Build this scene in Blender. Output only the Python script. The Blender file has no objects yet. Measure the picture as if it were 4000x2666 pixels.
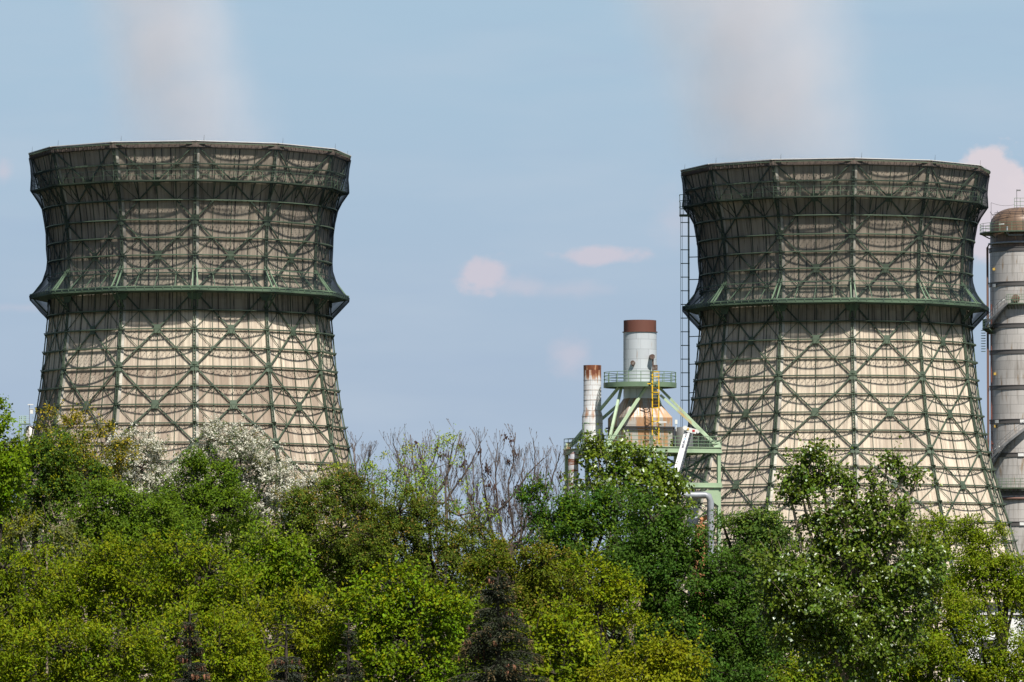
import bpy, math, random
import numpy as np
from mathutils import Vector, Matrix

R_ = math.radians
sc = bpy.context.scene
COL = sc.collection
rnd = random.Random(7)

# ------------------------------------------------------------------ camera
F = 21039.0                       # focal length in pixels of a 4000 px wide frame
PITCH = math.atan((2400 - 1333) / F)
CAMZ = 8.0
cd = bpy.data.cameras.new('camera')
cam = bpy.data.objects.new('camera', cd)
COL.objects.link(cam)
cam.location = (0, 0, CAMZ)
cam.rotation_euler = (math.pi / 2 + PITCH, 0, 0)
cd.sensor_width = 36
cd.lens = 36 * F / 4000
cd.clip_start = 1
cd.clip_end = 60000
sc.camera = cam


def pt(px, py, d):
    """where the sight line through a measured point of the photograph meets the plane y = d"""
    x = (px - 2000) / F
    v = (1333 - py) / F
    dy = math.cos(PITCH) - v * math.sin(PITCH)
    dz = math.sin(PITCH) + v * math.cos(PITCH)
    t = d / dy
    return Vector((x * t, d, CAMZ + dz * t))


# ------------------------------------------------------------------ mesh helpers
class MB:
    def __init__(self):
        self.v = []
        self.f = []
        self.mi = []
        self.cur = 0

    def quadbox(self, c8):
        b = len(self.v)
        self.v += [tuple(p) for p in c8]
        for q in ((0, 3, 2, 1), (4, 5, 6, 7), (0, 1, 5, 4), (1, 2, 6, 5), (2, 3, 7, 6), (3, 0, 4, 7)):
            self.f.append(tuple(b + i for i in q))
            self.mi.append(self.cur)

    def box(self, x0, x1, y0, y1, z0, z1):
        self.quadbox([(x0, y0, z0), (x1, y0, z0), (x1, y1, z0), (x0, y1, z0), (x0, y0, z1), (x1, y0, z1), (x1, y1, z1), (x0, y1, z1)])

    def bar(self, p, q, w, h=None, up=(0, 0, 1)):
        """a straight bar of section w (sideways) x h (along up)"""
        h = h or w
        p = Vector(p)
        q = Vector(q)
        d = (q - p)
        if d.length < 1e-6:
            return
        d.normalize()
        u = Vector(up)
        s = d.cross(u)
        if s.length < 1e-4:
            s = d.cross(Vector((1, 0, 0)))
        s.normalize()
        u = s.cross(d).normalized()
        a = s * (w / 2)
        b = u * (h / 2)
        self.quadbox([p - a - b, p + a - b, p + a + b, p - a + b, q - a - b, q + a - b, q + a + b, q - a + b])

    def tube(self, pts, rad, sides=6, cap=False):
        pts = [Vector(p) for p in pts]
        n = len(pts)
        if not hasattr(rad, '__len__'):
            rad = [rad] * n
        base = len(self.v)
        ref = Vector((0.13, 0.21, 0.97))
        for i, p in enumerate(pts):
            d = (pts[min(i + 1, n - 1)] - pts[max(i - 1, 0)])
            d.normalize()
            s = d.cross(ref)
            if s.length < 0.05:
                s = d.cross(Vector((1, 0, 0)))
            s.normalize()
            u = s.cross(d)
            for k in range(sides):
                a = 2 * math.pi * k / sides
                self.v.append(tuple(p + (s * math.cos(a) + u * math.sin(a)) * rad[i]))
        for i in range(n - 1):
            for k in range(sides):
                k2 = (k + 1) % sides
                self.f.append((base + i * sides + k, base + i * sides + k2, base + (i + 1) * sides + k2, base + (i + 1) * sides + k))
                self.mi.append(self.cur)
        if cap:
            self.f.append(tuple(base + k for k in range(sides))[::-1])
            self.f.append(tuple(base + (n - 1) * sides + k for k in range(sides)))
            self.mi += [self.cur, self.cur]

    def lathe(self, prof, seg=48, c=(0, 0, 0), a0=0.0, a1=2 * math.pi):
        """prof: [(r, z)]"""
        full = abs(a1 - a0 - 2 * math.pi) < 1e-6
        m = seg if full else seg + 1
        base = len(self.v)
        for (r, z) in prof:
            for k in range(m):
                a = a0 + (a1 - a0) * k / seg
                self.v.append((c[0] + r * math.sin(a), c[1] - r * math.cos(a), c[2] + z))
        for i in range(len(prof) - 1):
            for k in range(seg):
                k2 = (k + 1) % m
                self.f.append((base + i * m + k, base + i * m + k2, base + (i + 1) * m + k2, base + (i + 1) * m + k))
                self.mi.append(self.cur)

    def face(self, pts):
        b = len(self.v)
        self.v += [tuple(p) for p in pts]
        self.f.append(tuple(range(b, b + len(pts))))
        self.mi.append(self.cur)

    def plate(self, pts, n, th):
        """a flat plate of thickness th with outline pts and normal n"""
        n = Vector(n).normalized() * (th / 2)
        b = len(self.v)
        k = len(pts)
        self.v += [tuple(Vector(p) + n) for p in pts] + [tuple(Vector(p) - n) for p in pts]
        self.f.append(tuple(range(b, b + k)))
        self.f.append(tuple(range(b + 2 * k - 1, b + k - 1, -1)))
        self.mi += [self.cur] * 2
        for i in range(k):
            j = (i + 1) % k
            self.f.append((b + i, b + k + i, b + k + j, b + j))
            self.mi.append(self.cur)

    def build(self, name, mats, parent=None, smooth=None):
        me = bpy.data.meshes.new(name)
        me.from_pydata(self.v, [], self.f)
        mats = mats if isinstance(mats, (list, tuple)) else [mats]
        for m in mats:
            me.materials.append(m)
        if len(mats) > 1:
            me.polygons.foreach_set('material_index', np.array(self.mi, dtype=np.int32))
        if smooth is not None:
            me.polygons.foreach_set('use_smooth', np.ones(len(me.polygons), dtype=bool))
            me.set_sharp_from_angle(angle=R_(smooth))
        me.update()
        return link(name, me, parent)


def link(name, data, parent=None):
    o = bpy.data.objects.new(name, data)
    COL.objects.link(o)
    if parent is not None:
        o.parent = parent
    return o


def tag(o, label, cat=None, group=None, kind=None):
    o['label'] = label
    if cat:
        o['category'] = cat
    if group:
        o['group'] = group
    if kind:
        o['kind'] = kind
    return o


def empty(name, loc=(0, 0, 0), rz=0.0):
    o = link(name, None)
    o.location = loc
    o.rotation_euler = (0, 0, rz)
    o.empty_display_size = 0.5
    return o


def copy_tree(o, parent=None):
    c = o.copy()
    COL.objects.link(c)
    c.parent = parent
    for ch in list(o.children):
        copy_tree(ch, c)
    return c


# ------------------------------------------------------------------ materials
class NT:
    def __init__(self, tree):
        self.t = tree
        self.n = tree.nodes
        self.l = tree.links

    def new(self, typ, **kw):
        n = self.n.new(typ)
        for k, v in kw.items():
            if k in n.inputs.keys() if hasattr(n.inputs, 'keys') else False:
                self.set(n.inputs[k], v)
            else:
                setattr(n, k, v)
        return n

    def set(self, sock, v):
        if hasattr(v, 'is_output') or isinstance(v, bpy.types.NodeSocket):
            self.l.new(v, sock)
        else:
            sock.default_value = v

    def math(self, op, a, b=None, clamp=False):
        n = self.n.new('ShaderNodeMath')
        n.operation = op
        n.use_clamp = clamp
        self.set(n.inputs[0], a)
        if b is not None:
            self.set(n.inputs[1], b)
        return n.outputs[0]

    def mix(self, fac, a, b):
        n = self.n.new('ShaderNodeMix')
        n.data_type = 'RGBA'
        self.set(n.inputs[0], fac)
        self.set(n.inputs[6], a if not isinstance(a, tuple) else rgba(a))
        self.set(n.inputs[7], b if not isinstance(b, tuple) else rgba(b))
        return n.outputs[2]

    def noise(self, vec, scale, detail=3.0, rough=0.5):
        n = self.n.new('ShaderNodeTexNoise')
        self.set(n.inputs['Vector'], vec)
        n.inputs['Scale'].default_value = scale
        n.inputs['Detail'].default_value = detail
        n.inputs['Roughness'].default_value = rough
        return n.outputs['Fac']

    def ramp(self, fac, lo, hi):
        n = self.n.new('ShaderNodeMapRange')
        n.interpolation_type = 'SMOOTHSTEP'
        self.set(n.inputs[0], fac)
        n.inputs[1].default_value = lo
        n.inputs[2].default_value = hi
        return n.outputs[0]

    def scale(self, vec, s, off=(0, 0, 0)):
        n = self.n.new('ShaderNodeMapping')
        self.set(n.inputs[0], vec)
        n.inputs['Scale'].default_value = s
        n.inputs['Location'].default_value = off
        return n.outputs[0]


def rgba(c):
    return (c[0], c[1], c[2], 1.0) if len(c) == 3 else c


def new_mat(name):
    m = bpy.data.materials.new(name)
    m.use_nodes = True
    nt = NT(m.node_tree)
    return m, nt, nt.n['Principled BSDF'], nt.n['Material Output']


def mat_paint(name, c, c2=None, rough=0.6, scale=1.2, metallic=0.0, lo=0.45, hi=0.7, stretch=(1, 1, 1), rust=None, rust_lo=0.6, rust_hi=0.72, rust_scale=0.6, rust_stretch=(1, 1, 0.25)):
    m, nt, b, o = new_mat(name)
    tc = nt.n.new('ShaderNodeTexCoord').outputs['Object']
    c2 = c2 or tuple(x * 0.7 for x in c)
    col = nt.mix(nt.ramp(nt.noise(nt.scale(tc, stretch), scale, 5), lo, hi), c, c2)
    if rust:
        f = nt.ramp(nt.noise(nt.scale(tc, rust_stretch, (3, 5, 1)), rust_scale, 6, 0.6), rust_lo, rust_hi)
        col = nt.mix(f, col, rust)
    nt.l.new(col, b.inputs['Base Color'])
    b.inputs['Roughness'].default_value = rough
    b.inputs['Metallic'].default_value = metallic
    return m


GREEN = mat_paint('green_steel_paint', (0.088, 0.122, 0.080), (0.05, 0.075, 0.05), 0.6, 0.5)
GREEN_L = mat_paint('pale_green_paint', (0.15, 0.225, 0.14), (0.10, 0.16, 0.105), 0.6, 0.7)
GREEN_B = mat_paint('light_green_paint', (0.34, 0.45, 0.29), (0.25, 0.34, 0.22), 0.5, 0.8, rust=(0.28, 0.13, 0.05), rust_lo=0.64, rust_hi=0.74)
GREEN_D = mat_paint('dark_green_steel', (0.07, 0.115, 0.085), (0.05, 0.09, 0.07), 0.6, 0.7)
YELLOW = mat_paint('yellow_ladder_paint', (0.80, 0.50, 0.01), (0.62, 0.36, 0.01), 0.45, 1.5)
GREY_STEEL = mat_paint('grey_steel', (0.22, 0.22, 0.22), (0.13, 0.13, 0.14), 0.5, 0.8, metallic=0.3)
DARK_STEEL = mat_paint('dark_steel', (0.035, 0.035, 0.04), (0.06, 0.045, 0.04), 0.6, 1.0)
WHITE = mat_paint('white_paint', (0.78, 0.78, 0.75), (0.66, 0.66, 0.64), 0.45, 1.5)
PORT = mat_paint('dark_brown_metal', (0.10, 0.06, 0.045), (0.22, 0.19, 0.17), 0.6, 3.0)
RUST = mat_paint('rusted_steel', (0.135, 0.05, 0.034), (0.07, 0.03, 0.024), 0.75, 0.9, stretch=(1, 1, 0.5))
BARK = mat_paint('bark', (0.055, 0.042, 0.03), (0.03, 0.024, 0.018), 0.9, 6)
BARK_PALE = mat_paint('pale_bark', (0.36, 0.28, 0.21), (0.20, 0.15, 0.11), 0.85, 5)
TWIG = mat_paint('brown_twigs', (0.13, 0.10, 0.085), (0.085, 0.065, 0.055), 0.9, 4)
PIPE = mat_paint('pale_insulated_pipe', (0.34, 0.36, 0.39), (0.22, 0.23, 0.25), 0.45, 0.9, metallic=0.2)


def mat_clad(name, base, dark, ph, pw, rust=None, amount=(0.55, 0.7), seam=0.35, rlo=0.6):
    """sheet metal cladding: rows of panels with seams, staggered, with stains running down; the mesh carries UV in metres"""
    m, nt, b, o = new_mat(name)
    uv = nt.n.new('ShaderNodeUVMap').outputs[0]
    br = nt.n.new('ShaderNodeTexBrick')
    nt.l.new(uv, br.inputs['Vector'])
    br.inputs['Scale'].default_value = 1.0
    br.inputs['Brick Width'].default_value = pw
    br.inputs['Row Height'].default_value = ph
    br.inputs['Mortar Size'].default_value = 0.022
    br.inputs['Mortar Smooth'].default_value = 0.1
    br.inputs['Color1'].default_value = rgba(base)
    br.inputs['Color2'].default_value = rgba(tuple(x * 0.86 for x in base))
    br.inputs['Mortar'].default_value = rgba(tuple(x * seam for x in base))
    st = nt.ramp(nt.noise(nt.scale(uv, (1.2, 0.12, 1)), 1.6, 6, 0.6), amount[0], amount[1])
    col = nt.mix(nt.math('MULTIPLY', st, 0.8), br.outputs['Color'], dark)
    if rust:
        f = nt.ramp(nt.noise(nt.scale(uv, (1.5, 0.16, 1), (7, 3, 0)), 1.3, 6, 0.62), rlo, rlo + 0.07)
        col = nt.mix(nt.math('MULTIPLY', f, 0.9), col, rust)
    nt.l.new(col, b.inputs['Base Color'])
    b.inputs['Roughness'].default_value = 0.45
    b.inputs['Metallic'].default_value = 0.15
    return m


STACK_CLAD = mat_clad('white_stack_cladding', (0.58, 0.62, 0.65), (0.40, 0.40, 0.39), 1.03, 1.9, (0.42, 0.27, 0.16), (0.55, 0.8), 0.6, rlo=0.62)
def mat_chimney(name, topz, flare):
    m, nt, b, o = new_mat(name)
    uv = nt.n.new('ShaderNodeUVMap').outputs[0]
    sp = nt.n.new('ShaderNodeSeparateXYZ')
    nt.l.new(uv, sp.inputs[0])
    v = sp.outputs[1]
    br = nt.n.new('ShaderNodeTexBrick')
    nt.l.new(uv, br.inputs['Vector'])
    br.inputs['Scale'].default_value = 1.0
    br.inputs['Brick Width'].default_value = 1.45
    br.inputs['Row Height'].default_value = 1.05
    br.inputs['Mortar Size'].default_value = 0.02
    br.inputs['Color1'].default_value = (0.70, 0.71, 0.72, 1)
    br.inputs['Color2'].default_value = (0.60, 0.61, 0.62, 1)
    br.inputs['Mortar'].default_value = (0.30, 0.22, 0.17, 1)
    st = nt.noise(nt.scale(uv, (2.6, 0.10, 1), (3.3, 7, 0)), 1.0, 5, 0.6)
    n2 = nt.noise(nt.scale(uv, (2.0, 1.2, 1), (1, 2, 0)), 1.0, 5, 0.65)
    top = nt.ramp(v, topz - 1.5, topz - 0.1)
    fl = nt.ramp(nt.math('ABSOLUTE', nt.math('SUBTRACT', v, flare)), 1.0, 0.2)
    tot = nt.math('ADD', nt.math('ADD', st, nt.math('MULTIPLY', n2, 0.25)), nt.math('ADD', nt.math('MULTIPLY', top, 0.26), nt.math('MULTIPLY', fl, 0.07)))
    f = nt.ramp(tot, 0.72, 0.80)
    deep = nt.ramp(tot, 0.78, 0.92)
    col = nt.mix(nt.math('MULTIPLY', f, 0.85), br.outputs['Color'], (0.42, 0.19, 0.07))
    col = nt.mix(deep, col, (0.17, 0.05, 0.022))
    nt.l.new(col, b.inputs['Base Color'])
    b.inputs['Roughness'].default_value = 0.5
    return m


CHIM_CLAD = mat_chimney('rusty_white_cladding', 7.9, 3.3)
HOOD_CLAD = mat_clad('weathered_hood_plate', (0.44, 0.41, 0.37), (0.27, 0.22, 0.18), 1.15, 2.4, (0.42, 0.22, 0.10), (0.5, 0.7), 0.6, rlo=0.46)
VESSEL_CLAD = mat_clad('grey_insulation_cladding', (0.56, 0.53, 0.50), (0.22, 0.19, 0.16), 1.12, 2.7, (0.30, 0.21, 0.13), (0.46, 0.76), 0.45, rlo=0.58)
DOME_CLAD = mat_clad('brown_dome_plate', (0.20, 0.13, 0.085), (0.085, 0.06, 0.05), 5.0, 1.1, (0.42, 0.24, 0.10), (0.45, 0.65), 0.7)


def mat_wall(name, weather):
    m, nt, b, o = new_mat(name)
    uv = nt.n.new('ShaderNodeUVMap').outputs[0]
    sep = nt.n.new('ShaderNodeSeparateXYZ')
    nt.l.new(uv, sep.inputs[0])
    u, v = sep.outputs[0], sep.outputs[1]
    base = (0.745, 0.650, 0.520)
    grey = (0.53, 0.455, 0.37)
    brown = (0.36, 0.285, 0.22)
    dark = (0.06, 0.055, 0.05)
    # broad panels with their own tone (sheets about a metre wide, six metres tall)
    pan = nt.n.new('ShaderNodeTexWhiteNoise')
    pan.noise_dimensions = '2D'
    cmb = nt.n.new('ShaderNodeCombineXYZ')
    nt.l.new(nt.math('FLOOR', nt.math('DIVIDE', u, 0.98)), cmb.inputs[0])
    nt.l.new(nt.math('FLOOR', nt.math('DIVIDE', nt.math('ADD', v, 7.5), 8.3)), cmb.inputs[1])
    nt.l.new(cmb.outputs[0], pan.inputs[0])
    big = nt.noise(nt.scale(uv, (0.12, 0.05, 1), weather), 1.0, 4)
    tone = nt.math('ADD', nt.math('MULTIPLY', pan.outputs[0], 0.22), nt.math('ADD', big, 0.06))
    col = nt.mix(nt.ramp(tone, 0.45, 0.95), base, grey)
    # weathered lower and topmost courses
    if weather[2] > 0:
        low = nt.ramp(v, 35.2, 34.2)
        col = nt.mix(nt.math('MULTIPLY', low, nt.ramp(nt.math('ADD', nt.noise(nt.scale(uv, (0.9, 0.07, 1), weather), 1.0, 6, 0.65), nt.math('MULTIPLY', pan.outputs[0], 0.18)), 0.34, 0.72)), col, brown)
    up = nt.ramp(v, 42.0, 55.0)
    col = nt.mix(nt.math('MULTIPLY', up, 0.35), col, (0.47, 0.40, 0.33))
    fine = nt.noise(nt.scale(uv, (5.5, 0.10, 1), weather), 1.0, 5, 0.7)
    col = nt.mix(nt.math('MULTIPLY', nt.ramp(fine, 0.46, 0.70), 0.6), col, brown)
    # every corrugation keeps its own tone for a few metres
    rib = nt.n.new('ShaderNodeTexWhiteNoise')
    rib.noise_dimensions = '2D'
    cm2 = nt.n.new('ShaderNodeCombineXYZ')
    nt.l.new(nt.math('FLOOR', nt.math('DIVIDE', u, 0.24)), cm2.inputs[0])
    nt.l.new(nt.math('FLOOR', nt.math('DIVIDE', nt.math('ADD', v, 3.1), 4.15)), cm2.inputs[1])
    nt.l.new(cm2.outputs[0], rib.inputs[0])
    col = nt.mix(nt.math('MULTIPLY', nt.ramp(rib.outputs[0], 0.35, 1.0), 0.42), col, brown)
    # dark runs at the joints between sheets
    fr = nt.math('ABSOLUTE', nt.math('SUBTRACT', nt.math('FRACT', nt.math('DIVIDE', u, 0.98)), 0.5))
    seam = nt.ramp(fr, 0.37, 0.48)
    run = nt.ramp(nt.noise(nt.scale(uv, (1.0, 0.14, 1), (weather[0] + 9, 4, 0)), 1.2, 4, 0.6), 0.40, 0.58)
    hi = nt.math('ADD', 0.35, nt.math('MULTIPLY', nt.ramp(v, 33.0, 44.0), 0.65))
    col = nt.mix(nt.math('MULTIPLY', nt.math('MULTIPLY', seam, run), hi), col, dark)
    streak = nt.ramp(nt.noise(nt.scale(uv, (3.3, 0.085, 1), (weather[0] + 2, 8, 0)), 1.0, 6, 0.7), 0.55, 0.66)
    col = nt.mix(nt.math('MULTIPLY', streak, nt.math('MULTIPLY', hi, 0.85)), col, dark)
    rust = nt.ramp(nt.noise(nt.scale(uv, (1.8, 0.11, 1), (weather[0] + 22, 1, 0)), 1.0, 5, 0.65), 0.70, 0.76)
    col = nt.mix(nt.math('MULTIPLY', rust, 0.7), col, (0.36, 0.17, 0.07))
    nt.l.new(col, b.inputs['Base Color'])
    b.inputs['Roughness'].default_value = 0.85
    return m


WALL_A = mat_wall('weathered_cream_boards', (3.0, 1.0, 1.0))
WALL_B = mat_wall('cream_boards', (41.0, 17.0, 0.0))
CORNERB = mat_paint('pale_corner_board', (0.66, 0.62, 0.54), (0.34, 0.31, 0.27), 0.8, 0.8, lo=0.4, hi=0.62, stretch=(1, 1, 0.6))
CORNICE = mat_paint('brown_rim_sheet', (0.15, 0.115, 0.095), (0.10, 0.08, 0.07), 0.8, 1.4)
RIMTOP = mat_paint('pale_rim_capping', (0.72, 0.70, 0.68), (0.6, 0.58, 0.56), 0.5, 1.0)


def mat_net():
    m, nt, b, o = new_mat('dark_netting')
    nt.n.remove(b)
    d = nt.n.new('ShaderNodeBsdfDiffuse')
    d.inputs[0].default_value = (0.018, 0.024, 0.032, 1)
    t = nt.n.new('ShaderNodeBsdfTransparent')
    mx = nt.n.new('ShaderNodeMixShader')
    tc = nt.n.new('ShaderNodeTexCoord').outputs['Object']
    f = nt.ramp(nt.noise(tc, 0.35, 3), 0.3, 0.75)
    ge = nt.n.new('ShaderNodeNewGeometry')
    dt = nt.n.new('ShaderNodeVectorMath')
    dt.operation = 'DOT_PRODUCT'
    nt.l.new(ge.outputs['Normal'], dt.inputs[0])
    nt.l.new(ge.outputs['Incoming'], dt.inputs[1])
    cs = nt.math('MAXIMUM', nt.math('ABSOLUTE', dt.outputs['Value']), 0.12)
    open_ = nt.math('POWER', nt.math('SUBTRACT', 0.855, nt.math('MULTIPLY', f, 0.11)), nt.math('DIVIDE', 1.0, cs))
    nt.l.new(nt.math('SUBTRACT', 1.0, open_), mx.inputs[0])
    nt.l.new(t.outputs[0], mx.inputs[1])
    nt.l.new(d.outputs[0], mx.inputs[2])
    nt.l.new(mx.outputs[0], o.inputs[0])
    return m


NET = mat_net()


def mat_leaf(name, rough=0.5, spec=0.35, trans=0.3, tint=(1.25, 1.15, 0.35)):
    m, nt, b, o = new_mat(name)
    a = nt.n.new('ShaderNodeAttribute')
    a.attribute_name = 'leaf_tint'
    nt.l.new(a.outputs['Color'], b.inputs['Base Color'])
    b.inputs['Roughness'].default_value = rough
    b.inputs['Specular IOR Level'].default_value = spec
    if trans > 0:
        tr = nt.n.new('ShaderNodeBsdfTranslucent')
        vm = nt.n.new('ShaderNodeVectorMath')
        vm.operation = 'MULTIPLY'
        nt.l.new(a.outputs['Color'], vm.inputs[0])
        vm.inputs[1].default_value = tint
        nt.l.new(vm.outputs[0], tr.inputs[0])
        mx = nt.n.new('ShaderNodeMixShader')
        mx.inputs[0].default_value = trans
        nt.l.new(b.outputs[0], mx.inputs[1])
        nt.l.new(tr.outputs[0], mx.inputs[2])
        nt.l.new(mx.outputs[0], o.inputs[0])
    return m


LEAF = mat_leaf('leaves', 0.6, 0.12, 0.27, (1.35, 1.3, 0.3))
LEAF_GLOSS = mat_leaf('glossy_leaves', 0.30, 0.36, 0.22, (1.3, 1.25, 0.3))
PETAL = mat_leaf('petals', 0.7, 0.2, 0.25, (1, 1, 1))
NEEDLE = mat_leaf('needles', 0.6, 0.3, 0.0)

# ------------------------------------------------------------------ sun, sky, exposure
SUN_EL, SUN_AZ = R_(54), R_(23)
sd = Vector((math.sin(SUN_AZ) * math.cos(SUN_EL), -math.cos(SUN_AZ) * math.cos(SUN_EL), math.sin(SUN_EL)))
ld = bpy.data.lights.new('sun', 'SUN')
ld.energy = 4.8
ld.angle = R_(0.5)
ld.color = (1.0, 0.95, 0.87)
sun = link('sun', ld)
sun.rotation_euler = sd.to_track_quat('Z', 'Y').to_euler()
sun.location = (40, -80, 120)

world = bpy.data.worlds.new('World')
sc.world = world
world.use_nodes = True
nt = NT(world.node_tree)
bg = nt.n['Background']
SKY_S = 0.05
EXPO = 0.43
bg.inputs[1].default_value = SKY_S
sky = nt.n.new('ShaderNodeTexSky')
sky.sky_type = 'NISHITA'
sky.sun_disc = False
sky.sun_elevation = SUN_EL
sky.sun_rotation = math.pi - SUN_AZ
sky.altitude = 60
sky.air_density = 1.0
sky.dust_density = 0.6
sky.ozone_density = 1.6
gen = nt.n.new('ShaderNodeTexCoord').outputs['Generated']
sep = nt.n.new('ShaderNodeSeparateXYZ')
nt.l.new(gen, sep.inputs[0])
yy = nt.math('MAXIMUM', sep.outputs[1], 0.02)
uu = nt.math('DIVIDE', sep.outputs[0], yy)
vv = nt.math('DIVIDE', sep.outputs[2], yy)
cmb = nt.n.new('ShaderNodeCombineXYZ')
nt.l.new(uu, cmb.inputs[0])
nt.l.new(vv, cmb.inputs[1])
skyv = cmb.outputs[0]
front = nt.ramp(sep.outputs[1], 0.1, 0.5)


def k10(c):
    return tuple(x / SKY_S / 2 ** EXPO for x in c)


vm_ = nt.n.new('ShaderNodeVectorMath')
vm_.operation = 'MULTIPLY'
nt.l.new(sky.outputs[0], vm_.inputs[0])
vm_.inputs[1].default_value = (0.90, 0.95, 1.0)
col = vm_.outputs[0]
# bright sky band painted in ahead, greyer low down; dome elsewhere dim for darker shade
sky_band = nt.mix(nt.ramp(vv, 0.035, 0.115), k10((0.402, 0.508, 0.655)), k10((0.398, 0.556, 0.700)))
col = nt.mix(nt.math('MULTIPLY', nt.math('MULTIPLY', nt.ramp(vv, 0.34, 0.125), front), 0.96), col, sky_band)
# thin high veil, streaked sideways
veil = nt.ramp(nt.noise(nt.scale(skyv, (14, 55, 1), (2, 1, 0)), 1.0, 4, 0.5), 0.40, 0.80)
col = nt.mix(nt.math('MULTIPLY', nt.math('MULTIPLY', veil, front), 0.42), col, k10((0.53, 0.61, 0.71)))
veil2 = nt.ramp(nt.noise(nt.scale(skyv, (7, 30, 1), (8, 3, 0)), 1.0, 5, 0.6), 0.42, 0.72)
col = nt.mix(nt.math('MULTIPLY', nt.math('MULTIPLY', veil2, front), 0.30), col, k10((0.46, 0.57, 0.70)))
dusk = nt.ramp(nt.noise(nt.scale(skyv, (10, 60, 1), (1, 13, 0)), 1.0, 4, 0.55), 0.52, 0.75)
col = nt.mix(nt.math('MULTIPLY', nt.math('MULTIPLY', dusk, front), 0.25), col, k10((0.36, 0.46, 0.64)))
nz = nt.noise(nt.scale(skyv, (170, 230, 1)), 1.0, 6, 0.55)
nz2 = nt.noise(nt.scale(skyv, (55, 80, 1), (5, 2, 0)), 1.0, 3, 0.5)


def cloud(px, py, ax, ay, c, op, soft=0.5):
    global col
    p = pt(px, py, 1000.0)
    u0, v0 = p.x / 1000, (p.z) / 1000
    du = nt.math('DIVIDE', nt.math('SUBTRACT', uu, u0), ax / F)
    dv = nt.math('DIVIDE', nt.math('SUBTRACT', vv, v0), ay / F)
    r = nt.math('SQRT', nt.math('ADD', nt.math('MULTIPLY', du, du), nt.math('MULTIPLY', dv, dv)))
    s = nt.math('ADD', nt.math('SUBTRACT', 1.0, r), nt.math('ADD', nt.math('MULTIPLY', nt.math('SUBTRACT', nz, 0.5), 1.3), nt.math('MULTIPLY', nt.math('SUBTRACT', nz2, 0.5), 0.9)))
    m = nt.math('MULTIPLY', nt.math('MULTIPLY', nt.ramp(s, 0.0, soft), front), op)
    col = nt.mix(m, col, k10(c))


PINK = (0.63, 0.59, 0.665)
cloud(1880, 1240, 140, 90, PINK, 0.85, 0.5)
cloud(1990, 1280, 160, 60, PINK, 0.4, 1.0)
cloud(2360, 1165, 220, 46, PINK, 0.8, 0.6)
cloud(2210, 1300, 330, 45, PINK, 0.3, 1.2)
cloud(2230, 1560, 100, 110, PINK, 0.5, 1.0)
cloud(2650, 1030, 130, 160, PINK, 0.35, 1.2)
cloud(15, 840, 70, 80, PINK, 0.55, 1.0)
cloud(100, 1370, 180, 25, PINK, 0.3, 1.2)
cloud(3890, 920, 150, 215, (0.70, 0.645, 0.69), 1.0, 0.35)
cloud(4070, 960, 190, 170, (0.72, 0.66, 0.70), 1.0, 0.4)
cloud(3850, 1110, 150, 110, (0.68, 0.63, 0.70), 0.9, 0.6)
nt.l.new(col, bg.inputs[0])

sc.view_settings.view_transform = 'Standard'
sc.view_settings.look = 'None'
sc.view_settings.gamma = 1.0
sc.view_settings.use_curve_mapping = False
sc.view_settings.exposure = EXPO
sc.cycles.transparent_max_bounces = 24
sc.cycles.max_bounces = 8
sc.cycles.volume_bounces = 2
sc.cycles.use_denoising = True
sc.cycles.sample_clamp_indirect = 6

# ------------------------------------------------------------------ ground
gm, nt, b, o = new_mat('grass_and_soil')
tc = nt.n.new('ShaderNodeTexCoord').outputs['Object']
c = nt.mix(nt.ramp(nt.noise(tc, 0.15, 6), 0.4, 0.65), (0.045, 0.06, 0.02), (0.07, 0.055, 0.035))
nt.l.new(c, b.inputs['Base Color'])
b.inputs['Roughness'].default_value = 0.95
g = MB()
NG = 24
xs = [-9000, -2500, -900, -400, -200, -120, -80, -50, -25, 0, 25, 50, 80, 120, 200, 400, 900, 2500, 9000]
ys = [-600, -100, 0, 40, 70, 90, 110, 130, 150, 170, 190, 220, 270, 350, 480, 620, 800, 1500, 4000, 14000]
for yv_ in ys:
    for xv_ in xs:
        g.v.append((xv_, yv_, rnd.uniform(-0.12, 0.12) if 0 < yv_ < 480 else 0.0))
for j in range(len(ys) - 1):
    for i in range(len(xs) - 1):
        a = j * len(xs) + i
        g.f.append((a, a + 1, a + 1 + len(xs), a + len(xs)))
        g.mi.append(0)
go = g.build('ground', gm)
go['kind'] = 'structure'

# ------------------------------------------------------------------ cooling tower
LEV = [59.0, 56.85, 55.0, 53.0, 50.9, 48.95, 47.05, 45.1, 43.2, 41.05, 39.0, 36.95, 34.9, 32.8, 30.75, 28.7, 26.6, 24.6, 22.6, 20.6, 18.5, 16.4, 14.35, 12.3, 10.2, 8.15, 6.1, 4.05, 2.0]
PX = 12376 / 600.0
PROF = [(352, 364), (364, 361), (398, 354), (435, 344), (477, 332), (519, 325), (561, 321), (603, 319), (660, 318), (716, 320), (760, 324), (800, 328), (857, 333), (902, 339), (942, 345), (986, 353), (1025, 361), (1070, 372), (1112, 384), (1156, 397), (1197, 410), (1240, 423), (1412, 475), (1577, 524)]
PZ = [CAMZ + (1412 - y) / PX for y, r in PROF][::-1]
PR = [r / PX for y, r in PROF][::-1]


def rw(z):
    return float(np.interp(z, PZ, PR))


NS = 12
ANG = [2 * math.pi * i / NS for i in range(NS)]


def vec(a, r, z):
    return Vector((math.sin(a) * r, -math.cos(a) * r, z))


def rf(z):
    return rw(z) + 0.22


def fp(i, t, z, extra=0.0):
    p = vec(ANG[i % NS], rf(z), z).lerp(vec(ANG[(i + 1) % NS], rf(z), z), t)
    if extra:
        am = (ANG[i % NS] + math.pi / NS)
        p += vec(am, extra, 0)
    return p


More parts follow.
